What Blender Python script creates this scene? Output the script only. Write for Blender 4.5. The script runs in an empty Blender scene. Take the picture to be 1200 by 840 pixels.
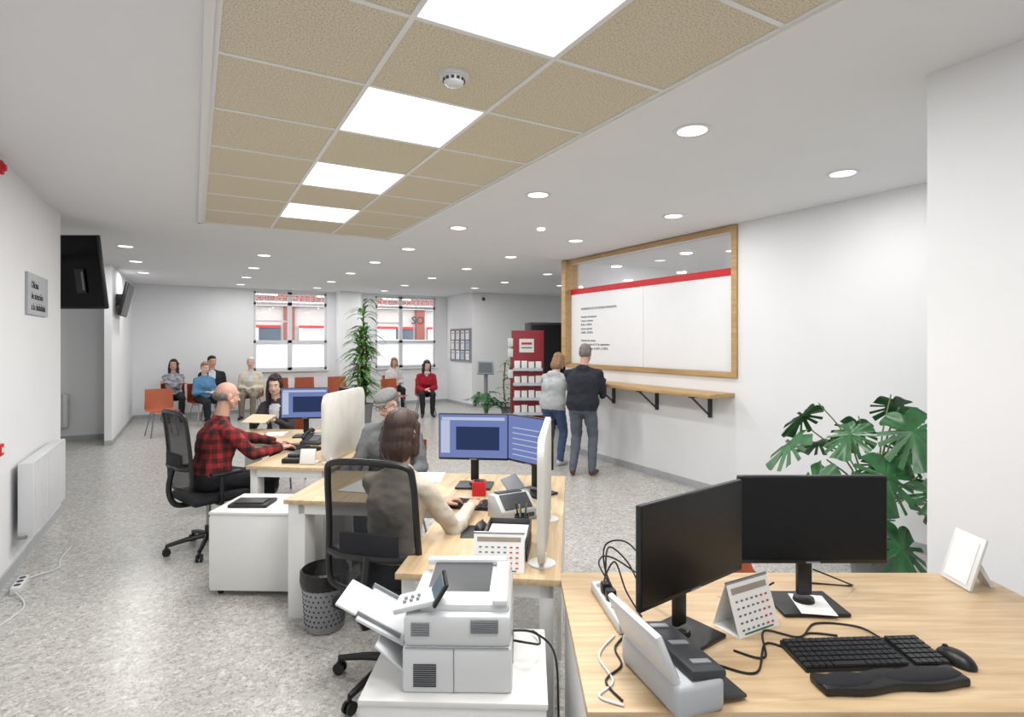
import bpy, bmesh, math, random
import numpy as np
from mathutils import Vector, Matrix, Euler, noise
random.seed(7)
A = math.radians(29.4)
SA, CA = math.sin(A), math.cos(A)
H = 3.0
def P(l, d):
    """furniture is set out on a grid turned 29.4 deg against the walls"""
    return (d*SA + l*CA, d*CA - l*SA)
R = math.radians
scene = bpy.context.scene
scene.view_settings.view_transform = 'Standard'

# ------------------------------------------------------------ materials
def srgb(r, g, b):
    f = lambda c: (c/255/12.92) if c/255 <= .04045 else ((c/255+.055)/1.055)**2.4
    return (f(r), f(g), f(b), 1)
MATS = {}
def mat(name, col, rough=.5, metal=0, var=.06, scale=8, bump=0, bscale=60, emit=0, spec=.5):
    if name in MATS: return MATS[name]
    m = bpy.data.materials.new(name); m.use_nodes = True
    nt = m.node_tree; N = nt.nodes; L = nt.links
    p = N['Principled BSDF']; c = srgb(*col)
    p.inputs['Roughness'].default_value = rough
    p.inputs['Metallic'].default_value = metal
    p.inputs['Specular IOR Level'].default_value = spec
    tc = N.new('ShaderNodeTexCoord')
    nz = N.new('ShaderNodeTexNoise'); nz.inputs['Scale'].default_value = scale; nz.inputs['Detail'].default_value = 3
    L.new(tc.outputs['Object'], nz.inputs['Vector'])
    rp = N.new('ShaderNodeValToRGB')
    rp.color_ramp.elements[0].position = .3; rp.color_ramp.elements[1].position = .7
    rp.color_ramp.elements[0].color = tuple(x*(1-var) for x in c[:3])+(1,)
    rp.color_ramp.elements[1].color = tuple(min(1, x*(1+var)) for x in c[:3])+(1,)
    L.new(nz.outputs['Fac'], rp.inputs['Fac']); L.new(rp.outputs['Color'], p.inputs['Base Color'])
    if bump:
        n2 = N.new('ShaderNodeTexNoise'); n2.inputs['Scale'].default_value = bscale; n2.inputs['Detail'].default_value = 4
        L.new(tc.outputs['Object'], n2.inputs['Vector'])
        bp = N.new('ShaderNodeBump'); bp.inputs['Strength'].default_value = bump; bp.inputs['Distance'].default_value = .01
        L.new(n2.outputs['Fac'], bp.inputs['Height']); L.new(bp.outputs['Normal'], p.inputs['Normal'])
    MATS[name] = m
    return m

def mat_wood(name, c1, c2, axis='x', rough=.4):
    m = bpy.data.materials.new(name); m.use_nodes = True
    N = m.node_tree.nodes; L = m.node_tree.links; p = N['Principled BSDF']
    tc = N.new('ShaderNodeTexCoord'); mp = N.new('ShaderNodeMapping')
    mp.inputs['Scale'].default_value = (1.2, 14, 14) if axis == 'x' else (14, 1.2, 14)
    nz = N.new('ShaderNodeTexNoise'); nz.inputs['Scale'].default_value = 2.2; nz.inputs['Detail'].default_value = 8
    nz.inputs['Distortion'].default_value = .6
    rp = N.new('ShaderNodeValToRGB'); rp.color_ramp.elements[0].position = .32; rp.color_ramp.elements[1].position = .68
    rp.color_ramp.elements[0].color = srgb(*c1); rp.color_ramp.elements[1].color = srgb(*c2)
    L.new(tc.outputs['Object'], mp.inputs['Vector']); L.new(mp.outputs['Vector'], nz.inputs['Vector'])
    L.new(nz.outputs['Fac'], rp.inputs['Fac']); L.new(rp.outputs['Color'], p.inputs['Base Color'])
    p.inputs['Roughness'].default_value = rough
    return m

def mat_terrazzo():
    m = bpy.data.materials.new('terrazzo'); m.use_nodes = True
    N = m.node_tree.nodes; L = m.node_tree.links; p = N['Principled BSDF']
    tc = N.new('ShaderNodeTexCoord')
    nz = N.new('ShaderNodeTexNoise'); nz.inputs['Scale'].default_value = 30
    L.new(tc.outputs['Object'], nz.inputs['Vector'])
    ad = N.new('ShaderNodeMix'); ad.data_type = 'VECTOR'; ad.inputs['Factor'].default_value = .02
    L.new(tc.outputs['Object'], ad.inputs['A']); L.new(nz.outputs['Color'], ad.inputs['B'])
    def layer(scale, chan, stops):
        v = N.new('ShaderNodeTexVoronoi'); v.inputs['Scale'].default_value = scale
        L.new(ad.outputs[1], v.inputs['Vector'])
        sp = N.new('ShaderNodeSeparateColor'); L.new(v.outputs['Color'], sp.inputs['Color'])
        rp = N.new('ShaderNodeValToRGB'); rp.color_ramp.interpolation = 'CONSTANT'
        e = rp.color_ramp.elements; e[0].color = srgb(*stops[0][1]); e[1].position = stops[1][0]; e[1].color = srgb(*stops[1][1])
        for pos, c in stops[2:]:
            x = e.new(pos); x.color = srgb(*c)
        L.new(sp.outputs[chan], rp.inputs['Fac']); return rp
    a = layer(44, 'Red', [(0, (146, 142, 136)), (.1, (167, 165, 160)), (.4, (177, 175, 171)), (.65, (184, 182, 178)), (.88, (206, 204, 200))])
    b = layer(105, 'Green', [(0, (126, 122, 116)), (.09, (176, 174, 170)), (.82, (208, 206, 202))])
    mx = N.new('ShaderNodeMix'); mx.data_type = 'RGBA'; mx.inputs['Factor'].default_value = .5
    L.new(a.outputs['Color'], mx.inputs['A']); L.new(b.outputs['Color'], mx.inputs['B'])
    L.new(mx.outputs['Result'], p.inputs['Base Color'])
    p.inputs['Roughness'].default_value = .27
    return m

def mat_cork():
    m = bpy.data.materials.new('acoustic_woodwool'); m.use_nodes = True
    N = m.node_tree.nodes; L = m.node_tree.links; p = N['Principled BSDF']
    tc = N.new('ShaderNodeTexCoord')
    nz = N.new('ShaderNodeTexNoise'); nz.inputs['Scale'].default_value = 135; nz.inputs['Detail'].default_value = 4
    nz.inputs['Roughness'].default_value = .75
    L.new(tc.outputs['Object'], nz.inputs['Vector'])
    rp = N.new('ShaderNodeValToRGB'); e = rp.color_ramp.elements
    e[0].position = .33; e[0].color = srgb(116, 105, 84); e[1].position = .46; e[1].color = srgb(206, 196, 172)
    x = e.new(.68); x.color = srgb(230, 222, 202)
    L.new(nz.outputs['Fac'], rp.inputs['Fac']); L.new(rp.outputs['Color'], p.inputs['Base Color'])
    p.inputs['Roughness'].default_value = .95
    return m

def mat_plaid():
    m = bpy.data.materials.new('plaid_flannel'); m.use_nodes = True
    N = m.node_tree.nodes; L = m.node_tree.links; p = N['Principled BSDF']
    tc = N.new('ShaderNodeTexCoord')
    def stripe(axis, k, th):
        sx = N.new('ShaderNodeSeparateXYZ'); L.new(tc.outputs['Object'], sx.inputs[0])
        mu = N.new('ShaderNodeMath'); mu.operation = 'MULTIPLY'; mu.inputs[1].default_value = k
        L.new(sx.outputs[axis], mu.inputs[0])
        fr = N.new('ShaderNodeMath'); fr.operation = 'FRACT'; L.new(mu.outputs[0], fr.inputs[0])
        gt = N.new('ShaderNodeMath'); gt.operation = 'GREATER_THAN'; gt.inputs[1].default_value = th
        L.new(fr.outputs[0], gt.inputs[0]); return gt
    a = stripe('Z', 13, .5); b = stripe('X', 13, .5); c = stripe('Y', 13, .5)
    s = N.new('ShaderNodeMath'); s.operation = 'ADD'; L.new(a.outputs[0], s.inputs[0]); L.new(b.outputs[0], s.inputs[1])
    s2 = N.new('ShaderNodeMath'); s2.operation = 'ADD'; L.new(s.outputs[0], s2.inputs[0]); L.new(c.outputs[0], s2.inputs[1])
    dv = N.new('ShaderNodeMath'); dv.operation = 'DIVIDE'; dv.inputs[1].default_value = 3; L.new(s2.outputs[0], dv.inputs[0])
    rp = N.new('ShaderNodeValToRGB'); e = rp.color_ramp.elements
    e[0].color = srgb(160, 44, 44); e[1].color = srgb(30, 20, 24); e[1].position = .9
    x = e.new(.45); x.color = srgb(100, 28, 32)
    L.new(dv.outputs[0], rp.inputs['Fac']); L.new(rp.outputs['Color'], p.inputs['Base Color'])
    p.inputs['Roughness'].default_value = .9
    return m

def mat_brick():
    m = bpy.data.materials.new('brick_facade'); m.use_nodes = True
    N = m.node_tree.nodes; L = m.node_tree.links; p = N['Principled BSDF']
    tc = N.new('ShaderNodeTexCoord'); mp = N.new('ShaderNodeMapping'); mp.inputs['Rotation'].default_value = (R(90), 0, 0)
    b = N.new('ShaderNodeTexBrick'); b.inputs['Scale'].default_value = 3
    b.inputs['Color1'].default_value = srgb(118, 62, 56); b.inputs['Color2'].default_value = srgb(98, 50, 48)
    b.inputs['Mortar'].default_value = srgb(140, 124, 118)
    L.new(tc.outputs['Object'], mp.inputs['Vector']); L.new(mp.outputs['Vector'], b.inputs['Vector'])
    L.new(b.outputs['Color'], p.inputs['Base Color']); p.inputs['Roughness'].default_value = .9
    return m

def mat_mesh(name, col, t=.35):
    m = bpy.data.materials.new(name); m.use_nodes = True
    N = m.node_tree.nodes; L = m.node_tree.links; p = N['Principled BSDF']
    p.inputs['Base Color'].default_value = srgb(*col); p.inputs['Roughness'].default_value = .8
    tr = N.new('ShaderNodeBsdfTransparent'); mx = N.new('ShaderNodeMixShader')
    mx.inputs[0].default_value = t
    L.new(p.outputs[0], mx.inputs[1]); L.new(tr.outputs[0], mx.inputs[2])
    L.new(mx.outputs[0], N['Material Output'].inputs['Surface'])
    return m
def mat_glass():
    m = bpy.data.materials.new('clear_glass'); m.use_nodes = True
    N = m.node_tree.nodes; L = m.node_tree.links; N.remove(N['Principled BSDF'])
    tr = N.new('ShaderNodeBsdfTransparent'); gl = N.new('ShaderNodeBsdfGlossy'); gl.inputs['Roughness'].default_value = .02
    lw = N.new('ShaderNodeLayerWeight'); lw.inputs['Blend'].default_value = .35
    mu = N.new('ShaderNodeMath'); mu.operation = 'MULTIPLY'; mu.inputs[1].default_value = .6
    L.new(lw.outputs['Fresnel'], mu.inputs[0])
    mx = N.new('ShaderNodeMixShader'); L.new(mu.outputs[0], mx.inputs[0])
    L.new(tr.outputs[0], mx.inputs[1]); L.new(gl.outputs[0], mx.inputs[2])
    L.new(mx.outputs[0], N['Material Output'].inputs['Surface'])
    return m
def mat_frost():
    m = bpy.data.materials.new('frosted_glass'); m.use_nodes = True
    N = m.node_tree.nodes; L = m.node_tree.links; p = N['Principled BSDF']
    p.inputs['Base Color'].default_value = (.92, .94, .95, 1); p.inputs['Roughness'].default_value = .4
    tr = N.new('ShaderNodeBsdfTranslucent'); tr.inputs['Color'].default_value = (.97, .98, .99, 1)
    mx = N.new('ShaderNodeMixShader'); mx.inputs[0].default_value = .85
    L.new(p.outputs[0], mx.inputs[1]); L.new(tr.outputs[0], mx.inputs[2])
    L.new(mx.outputs[0], N['Material Output'].inputs['Surface'])
    return m
def mat_emit(name, col, s):
    m = bpy.data.materials.new(name); m.use_nodes = True
    N = m.node_tree.nodes; L = m.node_tree.links; N.remove(N['Principled BSDF'])
    e = N.new('ShaderNodeEmission'); e.inputs['Color'].default_value = srgb(*col); e.inputs['Strength'].default_value = s
    L.new(e.outputs[0], N['Material Output'].inputs['Surface'])
    return m

M_WALL = mat('wall_paint', (229, 230, 232), .85, var=.012, scale=2, bump=.03, bscale=120)
M_CEIL = mat('ceiling_paint', (227, 228, 230), .9, var=.01, scale=2)
M_BASE = mat('skirting_grey', (170, 173, 176), .5)
M_FLOOR = mat_terrazzo(); M_CORK = mat_cork()
M_WHITE = mat('white_laminate', (226, 226, 224), .4, var=.01)
M_WPLAS = mat('white_plastic', (212, 214, 216), .35, var=.01)
M_LPLAS = mat('light_grey_plastic', (182, 185, 189), .4, var=.01)
M_GPLAS = mat('grey_plastic', (138, 141, 145), .4)
M_DGREY = mat('dark_grey_plastic', (54, 56, 60), .45)
M_BLACK = mat('black_plastic', (20, 21, 23), .4)
M_FAB = mat('black_fabric', (30, 31, 35), .9, bump=.2, bscale=200)
M_SCREEN = mat('dark_screen', (9, 10, 12), .25, spec=.35)
M_OAK = mat_wood('oak_laminate', (184, 154, 117), (209, 184, 148), 'x')
M_OAKY = mat_wood('oak_laminate_y', (184, 156, 120), (210, 186, 150), 'y')
M_PINE = mat_wood('pine_frame', (166, 134, 90), (192, 160, 112), 'y')
M_RED = mat('red_vinyl', (196, 26, 36), .5)
M_DRED = mat('dark_red_panel', (136, 28, 42), .5)
M_METAL = mat('grey_metal', (150, 152, 156), .35, metal=.8)
M_ORANGE = mat('orange_shell', (176, 92, 58), .5)
M_PAPER = mat('paper', (230, 230, 228), .8, var=.01)
M_INK = mat('ink', (40, 42, 48), .8)
M_LEAF = mat('monstera_leaf', (42, 94, 50), .3, var=.4, scale=12)
M_LEAF2 = mat('dracaena_leaf', (94, 140, 70), .4, var=.45, scale=9)
M_STEM = mat('plant_stem', (86, 110, 58), .6)
M_CANE = mat('cane_bark', (120, 98, 70), .8)
M_SOIL = mat('soil', (60, 44, 34), .95, bump=.5)
M_POT = mat('grey_pot', (120, 122, 124), .6)
M_GLASS = mat_glass(); M_FROST = mat_frost(); M_BRICK = mat_brick(); M_PLAID = mat_plaid()
M_MESH = mat_mesh('chair_mesh', (30, 31, 36), .2)
M_PANEL = mat_emit('led_panel', (255, 255, 255), 2.0)
M_SCRBLUE = mat_emit('screen_blue', (120, 136, 192), .9)
M_SCRDARK = mat_emit('screen_dark', (50, 62, 98), .9)
M_SCRLIGHT = mat_emit('screen_light', (196, 204, 228), .9)
M_SKIN = mat('skin', (194, 153, 134), .55, var=.05, scale=20)
M_SKIN2 = mat('skin_pale', (210, 175, 158), .55, var=.05, scale=20)
M_LIP = mat('lips', (162, 102, 94), .5)
M_EYE = mat('eye_white', (215, 211, 206), .3)
M_PUP = mat('eye_dark', (34, 24, 20), .2)

# ------------------------------------------------------------ builder
class B:
    def __init__(s): s.bm = bmesh.new(); s.mats = []
    def slot(s, m):
        if m not in s.mats: s.mats.append(m)
        return s.mats.index(m)
    def merge(s, bm2, m, M=None):
        if M is not None: bmesh.ops.transform(bm2, matrix=M, verts=bm2.verts)
        i = s.slot(m)
        for f in bm2.faces: f.material_index = i
        me = bpy.data.meshes.new('t'); bm2.to_mesh(me); bm2.free(); s.bm.from_mesh(me); bpy.data.meshes.remove(me)
    def box(s, c, size, m, bev=0, rot=(0, 0, 0), seg=2):
        M = Matrix.Translation(c) @ Euler(rot).to_matrix().to_4x4()
        if not bev:
            i = s.slot(m); x, y, z = [q/2 for q in size]
            v = [s.bm.verts.new(M @ Vector(p)) for p in ((-x, -y, -z), (x, -y, -z), (x, y, -z), (-x, y, -z), (-x, -y, z), (x, -y, z), (x, y, z), (-x, y, z))]
            for q in ((3, 2, 1, 0), (4, 5, 6, 7), (0, 1, 5, 4), (1, 2, 6, 5), (2, 3, 7, 6), (3, 0, 4, 7)):
                s.bm.faces.new([v[k] for k in q]).material_index = i
            return
        b = bmesh.new(); bmesh.ops.create_cube(b, size=1)
        bmesh.ops.scale(b, vec=size, verts=b.verts)
        bmesh.ops.bevel(b, geom=b.edges[:], offset=min(bev, min(size)*.49), segments=seg, profile=.5, affect='EDGES')
        s.merge(b, m, M)
    def span(s, lo, hi, m, bev=0):
        s.box([(a+b)/2 for a, b in zip(lo, hi)], [abs(b-a) for a, b in zip(lo, hi)], m, bev)
    def cyl(s, a, b_, r1, r2, m, n=20):
        a = Vector(a); b_ = Vector(b_); d = b_-a
        b = bmesh.new(); bmesh.ops.create_cone(b, cap_ends=True, segments=n, radius1=r1, radius2=r2, depth=d.length)
        s.merge(b, m, Matrix.Translation((a+b_)/2) @ d.to_track_quat('Z', 'Y').to_matrix().to_4x4())
    def sph(s, c, r, m, n=14, rot=(0, 0, 0)):
        b = bmesh.new(); bmesh.ops.create_uvsphere(b, u_segments=n+4, v_segments=n, radius=1)
        if not hasattr(r, '__len__'): r = (r, r, r)
        s.merge(b, m, Matrix.Translation(c) @ Euler(rot).to_matrix().to_4x4() @ Matrix.Diagonal((*r, 1)))
    def poly(s, pts, m):
        b = bmesh.new(); b.faces.new([b.verts.new(p) for p in pts]); s.merge(b, m)
    def prism(s, pts, vec, m, bev=0):
        b = bmesh.new(); f = b.faces.new([b.verts.new(p) for p in pts])
        r = bmesh.ops.extrude_face_region(b, geom=[f])
        bmesh.ops.translate(b, vec=vec, verts=[v for v in r['geom'] if isinstance(v, bmesh.types.BMVert)])
        bmesh.ops.recalc_face_normals(b, faces=b.faces)
        if bev: bmesh.ops.bevel(b, geom=b.edges[:], offset=bev, segments=2, profile=.5, affect='EDGES')
        s.merge(b, m)
    def tube(s, pts, r, m, n=8, smooth=0, closed=False, r2=None):
        pts = [Vector(p) for p in pts]
        if smooth:
            out = []; K = len(pts)
            rng = range(K if closed else K-1)
            for i in rng:
                g = (lambda j: pts[j % K]) if closed else (lambda j: pts[max(0, min(K-1, j))])
                p0, p1, p2, p3 = g(i-1), g(i), g(i+1), g(i+2)
                for k in range(smooth):
                    t = k/smooth
                    out.append(.5*((2*p1)+(p2-p0)*t+(2*p0-5*p1+4*p2-p3)*t*t+(3*p1-p0-3*p2+p3)*t**3))
            if not closed: out.append(pts[-1])
            pts = out
        K = len(pts); b = bmesh.new(); rings = []; up = None
        for i, p in enumerate(pts):
            if closed: d = (pts[(i+1) % K]-pts[i-1])
            else: d = pts[min(i+1, K-1)]-pts[max(i-1, 0)]
            if d.length < 1e-9: d = Vector((0, 0, 1))
            d.normalize()
            if up is None:
                up = Vector((0, 0, 1)) if abs(d.z) < .9 else Vector((1, 0, 0))
            x = d.cross(up)
            if x.length < 1e-4: x = d.orthogonal()
            x.normalize(); up = x.cross(d).normalized()
            rr = r if r2 is None else r+(r2-r)*i/(K-1)
            rings.append([b.verts.new(p+(x*math.cos(2*math.pi*k/n)+up*math.sin(2*math.pi*k/n))*rr) for k in range(n)])
        for i in range(K if closed else K-1):
            q, w = rings[i], rings[(i+1) % K]
            for k in range(n): b.faces.new((q[k], q[(k+1) % n], w[(k+1) % n], w[k]))
        if not closed:
            b.faces.new(rings[0][::-1]); b.faces.new(rings[-1])
        bmesh.ops.recalc_face_normals(b, faces=b.faces)
        s.merge(b, m)
    def lathe(s, prof, m, n=28, c=(0, 0, 0)):
        b = bmesh.new(); rings = []
        for r, z in prof:
            rings.append([b.verts.new((c[0]+r*math.cos(2*math.pi*k/n), c[1]+r*math.sin(2*math.pi*k/n), c[2]+z)) for k in range(n)])
        for q, w in zip(rings, rings[1:]):
            for k in range(n): b.faces.new((q[k], q[(k+1) % n], w[(k+1) % n], w[k]))
        s.merge(b, m)
    def text(s, txt, size, m, M, ext=.001):
        cu = bpy.data.curves.new('t', 'FONT'); cu.body = txt; cu.size = size; cu.extrude = ext; cu.resolution_u = 2
        o = bpy.data.objects.new('t', cu); bpy.context.collection.objects.link(o)
        dg = bpy.context.evaluated_depsgraph_get(); me = bpy.data.meshes.new_from_object(o.evaluated_get(dg))
        b = bmesh.new(); b.from_mesh(me); bpy.data.objects.remove(o); bpy.data.meshes.remove(me)
        s.merge(b, m, M)
    def done(s, name, loc=(0, 0, 0), rz=0, smooth=True, ang=35, rot=None):
        me = bpy.data.meshes.new(name); s.bm.to_mesh(me); s.bm.free()
        for m in s.mats: me.materials.append(m)
        if smooth:
            me.shade_smooth()
            me.set_sharp_from_angle(angle=R(ang))
        return inst(me, name, loc, rz, rot)
def inst(me, name, loc, rz=0, rot=None):
    o = bpy.data.objects.new(name, me); bpy.context.collection.objects.link(o)
    o.location = loc; o.rotation_euler = rot if rot else (0, 0, rz)
    return o
def pl(l, d, z=0):
    x, y = P(l, d); return (x, y, z)

# ------------------------------------------------------------ people
def add_caps(bm, a, b, ra, rb, n=14):
    a = Vector(a); b = Vector(b); d = b-a; L = d.length
    if L < 1e-6: d = Vector((0, 0, 1)); L = 1e-6
    d = d.normalized(); x = d.orthogonal().normalized(); y = d.cross(x)
    rings = []
    for k in range(1, 5):
        t = -math.pi/2+k*math.pi/8; rings.append((a+d*ra*math.sin(t), ra*math.cos(t)))
    for k in range(0, 4):
        t = k*math.pi/8; rings.append((b+d*rb*math.sin(t), rb*math.cos(t)))
    v0 = bm.verts.new(a-d*ra); v1 = bm.verts.new(b+d*rb)
    R_ = [[bm.verts.new(c+(x*math.cos(2*math.pi*k/n)+y*math.sin(2*math.pi*k/n))*r) for k in range(n)] for c, r in rings]
    for k in range(n): bm.faces.new((v0, R_[0][(k+1) % n], R_[0][k])); bm.faces.new((v1, R_[-1][k], R_[-1][(k+1) % n]))
    for q, w in zip(R_, R_[1:]):
        for k in range(n): bm.faces.new((q[k], q[(k+1) % n], w[(k+1) % n], w[k]))
def add_ell(bm, c, r, M=None):
    T = Matrix.Translation(c) @ (M if M else Matrix.Identity(4)) @ Matrix.Diagonal((*r, 1))
    bmesh.ops.create_uvsphere(bm, u_segments=20, v_segments=14, radius=1, matrix=T)
def add_loft(bm, rings, n=24):
    R_ = [[bm.verts.new(c+x*rx*math.cos(2*math.pi*k/n)+y*ry*math.sin(2*math.pi*k/n)) for k in range(n)] for c, x, y, rx, ry in rings]
    for q, w in zip(R_, R_[1:]):
        for k in range(n): bm.faces.new((q[k], q[(k+1) % n], w[(k+1) % n], w[k]))
    bm.faces.new(R_[0][::-1]); bm.faces.new(R_[-1])
def remesh(bm, vox, it=4):
    bmesh.ops.recalc_face_normals(bm, faces=bm.faces)
    me = bpy.data.meshes.new('r'); bm.to_mesh(me); bm.free()
    o = bpy.data.objects.new('r', me); bpy.context.collection.objects.link(o)
    m = o.modifiers.new('a', 'REMESH'); m.mode = 'VOXEL'; m.voxel_size = vox
    if it: s = o.modifiers.new('b', 'SMOOTH'); s.factor = .5; s.iterations = it
    dg = bpy.context.evaluated_depsgraph_get(); out = bpy.data.meshes.new_from_object(o.evaluated_get(dg))
    bpy.data.objects.remove(o); bpy.data.meshes.remove(me); return out
def classify(me, prims):
    n = len(me.polygons); c = np.zeros(n*3); me.polygons.foreach_get('center', c); c = c.reshape(-1, 3)
    best = np.full(n, 1e9); idx = np.zeros(n, int)
    for a, b, ra, rb, k in prims:
        a = np.array(a); b = np.array(b); ba = b-a; pa = c-a
        h = np.clip(pa@ba/max(ba@ba, 1e-9), 0, 1); dd = np.linalg.norm(pa-h[:, None]*ba, axis=1)-(ra+(rb-ra)*h)
        m = dd < best; best[m] = dd[m]; idx[m] = k
    return c, idx
def ik(S, T, L1, L2, hint):
    S = Vector(S); T = Vector(T); d = T-S; D = d.length
    if D > (L1+L2)*.995: T = S+d.normalized()*(L1+L2)*.995; d = T-S; D = d.length
    u = d.normalized(); x = (L1*L1-L2*L2+D*D)/(2*D); h = math.sqrt(max(0, L1*L1-x*x))
    w = Vector(hint)-u*u.dot(Vector(hint)); w.normalize()
    return S+u*x+w*h, T
def hand_mesh(W, f, n, side, s, curl, vox):
    f = Vector(f).normalized(); n = Vector(n); n = (n-f*f.dot(n)).normalized(); x = f.cross(n)
    M = Matrix.Translation(W) @ Matrix(((x.x, f.x, n.x, 0), (x.y, f.y, n.y, 0), (x.z, f.z, n.z, 0), (0, 0, 0, 1))) @ Matrix.Scale(s, 4)
    bm = bmesh.new(); th = -side
    add_caps(bm, (0, -.035, 0), (0, .02, 0), .024, .024)
    add_ell(bm, (0, .05, 0), (.042, .05, .015)); add_ell(bm, (th*.022, .035, -.004), (.022, .032, .016))
    for k, (bx, L) in enumerate(((.03, .07), (.0105, .079), (-.0095, .074), (-.0285, .057))):
        p = Vector((th*bx, .085-.004*abs(k-1), 0)); a = 0; segs = (.45, .32, .25); r = .0092
        add_caps(bm, (th*bx*.8, .05, 0), p, .01, r, 10)
        for j, q in enumerate(segs):
            a += R(curl*(.8 if j == 0 else 1)); nx = p+Vector((th*bx*.12*q, math.cos(a)*L*q, -math.sin(a)*L*q))
            add_caps(bm, p, nx, r, r-.0008, 10); p = nx; r -= .0008
    p0 = Vector((th*.028, .02, -.004)); p1 = Vector((th*.055, .05, -.014)); p2 = Vector((th*.06, .08, -.024))
    add_caps(bm, p0, p1, .013, .0105, 10); add_caps(bm, p1, p2, .0105, .0085, 10)
    bmesh.ops.transform(bm, matrix=M, verts=bm.verts)
    return remesh(bm, vox*s, 2)

def person(name, x, y, yaw, s=1.0, hip=.56, lean=5, sit=True, top=None, pants=None, shoes=None, skin=None, hair=None, style='short',
           head=(0, 0), hands=None, feet=None, bulk=1.0, female=False, hem=None, palms=None, curl=(25, 25), twist=0, hood=False, scarf=None, elb=None, round_=0, q=1.0, glasses=False, inner=None):
    skin = skin or M_SKIN
    if hem is None: hem = .035 if sit else -.02
    B_ = B(); bm = bmesh.new(); prims = []
    X = Vector((1, 0, 0)); le = R(lean)
    if not sit: hip = .9*s
    P0 = Vector((0, 0, hip))
    def sp(t):
        k = le+R(round_)*max(0, t/s)
        return P0+Vector((0, math.sin(k)*t, math.cos(k)*t))
    tab = [(-.11, .11, .085), (-.06, .165, .12), (.03, .172, .125), (.15, .15, .11), (.27, .158, .12), (.36, .166, .118), (.415, .15, .098), (.465, .1, .078), (.515, .062, .06)]
    if female: tab = [(-.11, .11, .085), (-.06, .168, .122), (.03, .172, .12), (.15, .134, .1), (.27, .146, .125), (.34, .15, .118), (.405, .138, .092), (.46, .09, .07), (.515, .056, .055)]
    rings = []
    for i, (t, rx, ry) in enumerate(tab):
        c = sp(t*s); d = (sp((t+.02)*s)-sp((t-.02)*s)).normalized(); tw = R(twist)*max(0, t)/.45
        xx = Matrix.Rotation(tw, 3, 'Z') @ X; yy = d.cross(xx).normalized(); k = bulk if t > .0 else 1+(bulk-1)*.6
        if bulk > 1.1 and .1 < t < .3: k *= 1.06
        if t > .38: k = 1+(bulk-1)*.5
        if t > .45: k = 1
        rings.append((c, xx, yy, rx*s*k, ry*s*k))
    add_loft(bm, rings)
    for q_, w in zip(rings, rings[1:]):
        prims.append((q_[0], w[0], (q_[3]+q_[4])/2, (w[3]+w[4])/2, 1))
    shw = (.158 if female else .182)*s*(1+(bulk-1)*.35)
    xx = Matrix.Rotation(R(twist), 3, 'Z') @ X
    hands = hands or [(.18, .35, hip+.12), (-.18, .35, hip+.12)]
    Ws = []
    for i, sd in enumerate((1, -1)):
        S = sp(.405*s)+xx*sd*shw
        eh = Vector((sd*.5, -.35, -1)) if not elb else Vector((sd*elb[0], elb[1], elb[2]))
        E, Wt = ik(S, hands[i], .29*s, .255*s, eh)
        k = 1+(bulk-1)*.7; rs = .054*s*k
        add_caps(bm, sp(.455*s)+xx*sd*shw*.22, S, .048*s, rs); add_caps(bm, S, E, rs, .044*s*k); add_caps(bm, E, Wt, .045*s*k, .033*s*k)
        for q_ in ((S, E, rs, .044*s*k), (E, Wt, .045*s*k, .033*s*k)): prims.append((*q_, 1))
        Ws.append((E, Wt))
    feet = feet or ([(.11, .42, .09), (-.11, .42, .09)] if sit else [(.11, .0, .09), (-.11, -.02, .09)])
    sk = 1.1
    for i, sd in enumerate((1, -1)):
        Hj = P0+Vector((sd*.09*s, 0, -.005)); F = Vector(feet[i])
        K, F = ik(Hj, F, .43*s, .42*s, (sd*.1, 1, .7) if sit else (0, 1, .1))
        add_caps(bm, Hj, K, .088*s*sk, .064*s*sk); add_caps(bm, K, K+(F-K)*.35, .062*s*sk, .06*s*sk); add_caps(bm, K+(F-K)*.35, F+Vector((0, 0, .0)), .06*s*sk, .046*s*sk)
        for q_ in ((Hj, K, .088*s*sk, .064*s*sk), (K, F, .062*s*sk, .046*s*sk)): prims.append((*q_, 2))
        fd = Vector((sd*.18, 1, 0)).normalized(); fz = F.z-.048
        he = Vector((F.x, F.y, fz))-fd*.03; to = he+fd*.2*s
        he.z = max(.036, fz); to.z = max(.03, fz-.01)
        add_caps(bm, he, to, .036, .03); add_caps(bm, he+Vector((0, 0, .01)), he+fd*.1+Vector((0, 0, .008)), .038, .034)
        prims.append((he, to, .037, .031, 3))
    nb = sp(.5*s)
    if hood: add_ell(bm, sp(.46*s)+Vector((0, -.075, .0)), (.1*s, .055*s, .07*s))
    add_ell(bm, nb+Vector((0, 0, -.005)), (.072*s, .068*s, .03*s)); prims.append((nb, nb+Vector((0, 0, .001)), .07*s, .07*s, 4 if scarf else 1))
    if scarf: add_ell(bm, nb+Vector((0, .02, -.01)), (.095*s, .09*s, .045*s)); prims.append((nb, nb+Vector((0, .04, -.06)), .09*s, .07*s, 4))
    me = remesh(bm, .0135*q, 3)
    n = len(me.vertices); co = np.zeros(n*3); me.vertices.foreach_get('co', co); co = co.reshape(-1, 3)
    no = np.zeros(n*3); me.vertices.foreach_get('normal', no); no = no.reshape(-1, 3)
    f = np.array([noise.noise((p[0]*9, p[1]*9, p[2]*16))*.009+noise.noise((p[0]*22, p[1]*22, p[2]*34))*.006 for p in co.tolist()])
    f[co[:, 2] < .1] = 0
    me.vertices.foreach_set('co', (co+no*f[:, None]).ravel())
    c, idx = classify(me, prims)
    sdir = np.array((sp(.1)-sp(0)).normalized()); hz = np.array(sp(hem*s)); side = (c-hz)@sdir; dist = np.linalg.norm(c-np.array(P0), axis=1)
    idx2 = idx.copy()
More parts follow.
